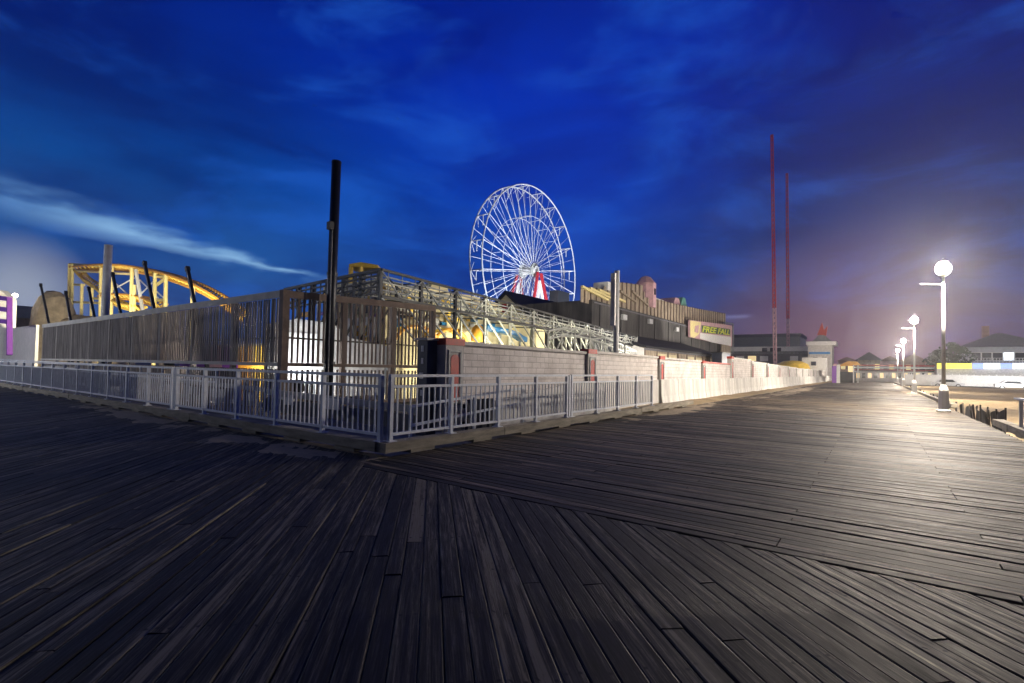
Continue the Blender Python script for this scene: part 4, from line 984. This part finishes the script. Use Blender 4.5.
# white bright fence
for k in range(1):
    wf = thing('white_vinyl_fence', tuple(PY(960, 384, 118)), 'bright floodlit white panel fence along the far side of the sand', 'fence'); wf.location.z = -.5
    xa = XY(905, 118); xb = XY(1070, 118); n_ = 22
    for i in range(n_):
        x0_ = xa+(xb-xa)*i/n_; x1_ = xa+(xb-xa)*(i+1)/n_
        B(x0_+.08, 118, -.35, x1_-.08, 118.08, 1.55).build('panel', M_white, wf); B(x0_-.08, 117.95, -.5, x0_+.077, 118.13, 1.75).build('post', M_white, wf)
# parked cars behind fence row
def car(px, Y, m, label):
    a = PY(px, 380, Y); t = thing('parked_car', (a.x, Y, -.6), label, 'car', 'cars parked beyond the sand')
    x, z = a.x, -.6
    MB().prism([(x-2.1, Y, z+.35), (x+2.1, Y, z+.35), (x+2.15, Y, z+.75), (x+1.2, Y, z+.9), (x+.7, Y, z+1.4), (x-.9, Y, z+1.42), (x-1.5, Y, z+.95), (x-2.15, Y, z+.8)], (0, 1.7, 0)).build('body', m, t)
    MB().prism([(x+1.0, Y-.01, z+.93), (x+.62, Y-.01, z+1.32), (x-.8, Y-.01, z+1.33), (x-1.25, Y-.01, z+.98)], (0, -.02, 0)).build('side_window', M_glassd, t)
    for dx in (-1.35, 1.3): 
        wl = MB().tube((x+dx, Y-.05, z+.32), (x+dx, Y+.2, z+.32), .33, n=14).build('wheel', M_blackcl, t); MB().tube((x+dx, Y-.07, z+.32), (x+dx, Y-.052, z+.32), .19, n=10).build('rim', M_pole_g, wl)
car(948, 113, M_pole_g, 'silver parked car in front of the white fence near the first lamp')
car(1014, 110, M_white, 'white parked car at the right edge beyond the sand'); 
road = B(2.7, 108.5, -.6, 120, 117, -.36); struct(road.build('parking_strip', M_asph))
# tree beside corner house
def tree(px, Y, pt, wd, label):
    a = PY(px, 375, Y); zt_ = PY(px, pt, Y).z; t = thing('evergreen_tree', (a.x, Y, -.5), label, 'tree')
    m = MB(); m.tube((a.x, Y, -.5), (a.x+.2, Y, zt_*.6), .32, .16, 8)
    for k in range(6): th_ = k*1.05; m.tube((a.x+.1, Y, zt_*(.3+.07*k)), (a.x+wd*.6*math.cos(th_), Y+wd*.6*math.sin(th_), zt_*(.5+.07*k)), .10, .04, 5)
    m.build('trunk', M_trunk, t); m = MB(); tr_ = random.Random(px)
    for _ in range(1800):
        u = tr_.random(); th_ = tr_.uniform(0, 6.283); r_ = wd*math.sqrt(tr_.random())*math.sin(math.pi*(.12+.86*u))**.6; lump = 1+.35*mn.noise(Vector((math.cos(th_)*2, math.sin(th_)*2, u*5)))
        p = Vector((a.x+r_*lump*math.cos(th_), Y+r_*lump*math.sin(th_), zt_*(.28+.72*u)))
        if mn.noise(p*.55) < -.22: continue
        v1 = Vector((tr_.gauss(0, 1), tr_.gauss(0, 1), tr_.gauss(0, 1))).normalized()*.32; v2 = Vector((tr_.gauss(0, 1), tr_.gauss(0, 1), tr_.gauss(0, 1))).normalized()*.22
        m.poly([p-v1, p-v2, p+v1, p+v2], [(0, 1, 2, 3)])
    m.build('crown', M_leaf, t)
tree(953, 140, 343, 3.4, 'dark bushy tree left of the corner house'); tree(940, 160, 350, 3.0, 'smaller dark tree between the lamp post and the bushy tree')

# silt fence flapping along the right kerb
for i in range(9):
    y0 = 18.6+i*.95; t = tag(None, None, None) if False else None
    th = thing('silt_fence_panel', (2.75, y0, -.1), 'ragged black silt fence panel leaning on a stake at the boardwalk edge', 'silt fence', 'ragged black silt fence panels')
    h = rb.uniform(.22, .38) + (.12 if i == 0 else 0); ln_ = rb.uniform(-.12, .12)
    m = MB(); nx = 6
    P = []; 
    for j in range(nx+1):
        u = j/nx; yy = y0+u*.78; P += [(2.8+.05*math.sin(u*7+i), yy, -.35), (2.8+ln_+.06*math.sin(u*5+i*2), yy+.03, -.02+h*(.75+.25*math.sin(u*4+i)))]
    m.poly(P, [(2*j, 2*j+2, 2*j+3, 2*j+1) for j in range(nx)]); pc = m.build('fabric', M_blackcl, th)
    md = pc.modifiers.new('thick', 'SOLIDIFY'); md.thickness = .01
    MB().beam((2.8, y0+.02, -.5), (2.8+ln_*.8, y0, h+.04), .04).build('stake', M_timber_d, th)
# more stubs further along
for i in range(14):
    y0 = 29+i*2.6; h = rb.uniform(.15, .3); th = thing('edge_stake', (2.85, y0, -.5), 'short dark stake at the sand edge beyond the first lamp', 'stake', 'short dark stakes along the sand edge')
    MB().beam((2.85, y0, -.5), (2.85+rb.uniform(-.05, .05), y0, h), .07).build('shaft', M_timber_d, th); MB().beam((2.85, y0, h-.15), (2.85, y0+.8, h-.22), .03, .16).build('fabric', M_blackcl, th)
# rail post at right edge of photo
rp2 = thing('white_rail_post', (2.62, YX(1020, 2.72) if False else 11.0, .2), 'white metal rail end post at the right edge of the boardwalk', 'rail post')
q = PX(1021, 400, 2.62); rp2.location = (2.62, q.y, .2)
MB().beam((2.62, q.y, .205), (2.62, q.y, q.z), .06).build('post', M_rail, rp2); MB().beam((2.62, q.y+.35, q.z+.02), (2.62, q.y-3.2, q.z+.02), .12, .04).build('top_rail', M_rail, rp2)
MB().beam((2.62, q.y-1.6, .205), (2.62, q.y-1.6, q.z), .06).build('post', M_rail, rp2); MB().beam((2.62, q.y-3.1, .205), (2.62, q.y-3.1, q.z), .06).build('post', M_rail, rp2)

# ------------------------------------------------------------------ boardwalk lamps
def lamp_post(label, pw=46000):
    t = thing('street_lamp', (0, 0, 0), label, 'street lamp', 'tall lamp posts along the right edge of the boardwalk')
    MB().lathe([(.22, .0), (.22, .06), (.16, .10), (.15, .78), (.13, .86), (.09, .96), (.06, 1.0)], n=8).build('base', M_white, t)
    MB().tube((0, 0, .98), (0, 0, 4.95), .062, .045, 12).build('pole', M_white, t, True)
    MB().tube((-.02, 0, 4.66), (-.85*.8, -.5*.9, 4.67), .014, n=8).build('banner_arm', M_white, t)
    MB().lathe([(.05, 4.93), (.13, 4.97), (.16, 5.02)], n=12).build('fitter', M_white, t)
    MB().lathe([(.10, 5.02), (.19, 5.09), (.235, 5.2), (.22, 5.33), (.14, 5.44), (.04, 5.47)], n=12).build('globe', M_lamp, t, True)
    pl = bpy.data.lights.new('lamp_light', 'POINT'); pl.energy = pw; pl.color = (1.0, .87, .72); pl.shadow_soft_size = .26
    po = bpy.data.objects.new('lamp_light', pl); col.objects.link(po); po.location = (0, 0, 5.24); po.parent = t
    MB().lathe([(.15, 5.475), (.16, 5.50), (.05, 5.56), (.01, 5.62)], n=12).build('finial', M_white, t)
    return t
L0 = lamp_post('nearest and tallest white lamp post on the right of the boardwalk'); L0.location = (2.02, 24.0, 0)
for (x, y, lb_) in ((2.25, 45.5, 'second white lamp post from the camera along the boardwalk'), (2.6, 72, 'third white lamp post, dim and distant on the boardwalk'), (2.9, 100, 'fourth lamp post close to the far end of the boardwalk'), (10.5, 186, 'far lamp post beyond the sand, seen between the two nearest posts')):
    c = copy_tree(L0, None, (x, y, 0 if y < 120 else -.5)); c['label'] = lb_
    if y > 120: c['group'] = 'far lamp posts'; 
pk_pos = [(Vector(PT(15, 296, 60)), 'park lamp glowing white above the brown roofed building on the far left')]
for p, lb_ in pk_pos:
    c = copy_tree(L0, None, (p.x, p.y, p.z-5.2)); c['label'] = lb_; c['group'] = 'park lamps'
    for k_ in kids(c):
        if k_.type == 'LIGHT': k_.data = k_.data.copy(); k_.data.energy = 500; k_.data.color = (1, .97, .92)
    # stretched standard below
    MB().tube((p.x, p.y, -.5), (p.x, p.y, p.z-5.2+.05), .09, n=8).build('lower_pole', M_white, c)

for (x, y, lb_) in ((-36, -5.2, 'added lamp post on the near side of the left boardwalk'), (-58, -4.6, 'added farther lamp post on the near side of the left boardwalk')):  # lamps out of view, added for the light on the left railing and fence
    c = copy_tree(L0, None, (x, y, 0)); c['label'] = lb_; c['group'] = 'added lamps of the left boardwalk'; c.rotation_euler.z = R(90)
    for k_ in kids(c):
        if k_.type == 'LIGHT': k_.data = k_.data.copy(); k_.data.energy = 17000; k_.data.color = (.95, .95, 1.0)
# ------------------------------------------------------------------ added floodlights that light the park and the white fence
def flood(loc, target, power, colr, label, spot=70, size=.35):
    loc = Vector(loc); target = Vector(target); d = (target-loc).normalized()
    t = thing('floodlight', loc, label, 'floodlight', 'added floodlights inside the park and on the sand')
    MB().beam(loc-d*.30, loc-d*.04, .42, .34).build('housing', M_steel_d, t); MB().beam(loc-d*.038, loc-d*.02, .38, .30).build('lens', M_flood, t)
    MB().tube((loc.x, loc.y, -.3), loc-d*.2-Vector((0, 0, .1)), .05, n=8).build('stand', M_steel, t)
    ld = bpy.data.lights.new('beam', 'SPOT'); ld.energy = power; ld.color = colr; ld.spot_size = R(spot); ld.spot_blend = .6; ld.shadow_soft_size = size
    lo = bpy.data.objects.new('beam', ld); col.objects.link(lo); lo.parent = t
    lo.rotation_euler = (-d).to_track_quat('Z', 'Y').to_euler(); lo.location = d*.05
flood((WC.x+16, WC.y-12, 1.5), WC, 50000, (.85, .92, 1), 'added floodlight aimed up at the near side of the ferris wheel', 90)
flood((WC.x+12, WC.y+14, 1.5), WC, 34000, (.9, .9, 1), 'added floodlight aimed up at the far side of the ferris wheel', 90)
a = PY(100, 340, 14); flood((a.x-4, 13, 1.2), PY(84, 280, CYP), 15000, (1, .88, .6), 'added warm floodlight under the tall end of the yellow coaster', 75)
a = PY(160, 340, 14); flood((a.x+2, 14, 1.2), PY(160, 285, CYP), 26000, (1, .88, .6), 'added warm floodlight under the coaster arch', 100)
flood((-13.7, 8.2, .7), (-15.0, 10.2, 1.6), 420, (.9, .95, 1), 'added floodlight shining on the white canopy', 110)
flood((-14.9, 20, .6), (-18.6, 19, 3.2), 1700, (1, .92, .65), 'added warm floodlight on the front of the cream ride house', 150)
flood((-14.9, 29, .8), (-18.6, 28, 3), 1700, (1, .92, .65), 'second added warm floodlight near the blue slide', 150)
flood((-18, 8.3, .9), (-20.5, 9.8, 1.2), 260, (1, .85, .7), 'small added floodlight over the game counter', 130)
flood((-40, 9.6, 2.0), (-44, 10.6, 2.5), 300, (.95, .95, 1), 'added floodlight behind the left end of the slat fence', 120)
flood((-9.5, 62, 1.4), (-18, 62, 6), 6000, (1, .92, .8), 'added floodlight between wall and charcoal building', 150)
flood((-9.5, 33, 1.0), (-19, 41, 6), 4000, (1, .92, .8), 'added floodlight by the end of the black roofed shed', 150)
flood((20, 100, 3.0), (26, 118, .2), 15000, (1, 1, 1), 'added floodlight on the sand facing the white fence', 120)
flood((50, 100, 3.0), (46, 118, .2), 15000, (1, 1, 1), 'second added floodlight on the sand facing the white fence', 120)
flood((-36, 3.6+6.2, 2.6), (-36, 10.6, 1.6), 200, (.95, .95, 1), 'small added floodlight on the white panel wall', 140)

# ------------------------------------------------------------------ haze
HAZE = True
if HAZE:
    hz_ = B(-180, -40, -1.8, 130, 260, 62).build('haze', bpy.data.materials.new('haze_air'))
    hz_['kind'] = 'stuff'; hm = hz_.data.materials[0]; hm.use_nodes = True; hm.cycles.homogeneous_volume = True; hn = hm.node_tree
    for nd in list(hn.nodes):
        if nd.type == 'BSDF_PRINCIPLED': hn.nodes.remove(nd)
    pvn = hn.nodes.new('ShaderNodeVolumePrincipled'); pvn.inputs['Color'].default_value = (.88, .88, .93, 1); pvn.inputs['Density'].default_value = .0007; pvn.inputs['Anisotropy'].default_value = .7
    hn.links.new(pvn.outputs[0], hn.nodes['Material Output'].inputs['Volume'])

# ------------------------------------------------------------------ render settings
scene.view_settings.view_transform = 'Standard'; scene.view_settings.look = 'None'; scene.view_settings.exposure = 0; scene.view_settings.gamma = 1
scene.cycles.use_denoising = True
scene.cycles.max_bounces = 5; scene.cycles.diffuse_bounces = 2; scene.cycles.glossy_bounces = 3; scene.cycles.volume_bounces = 0
scene.cycles.sample_clamp_indirect = 4; scene.cycles.use_light_tree = True
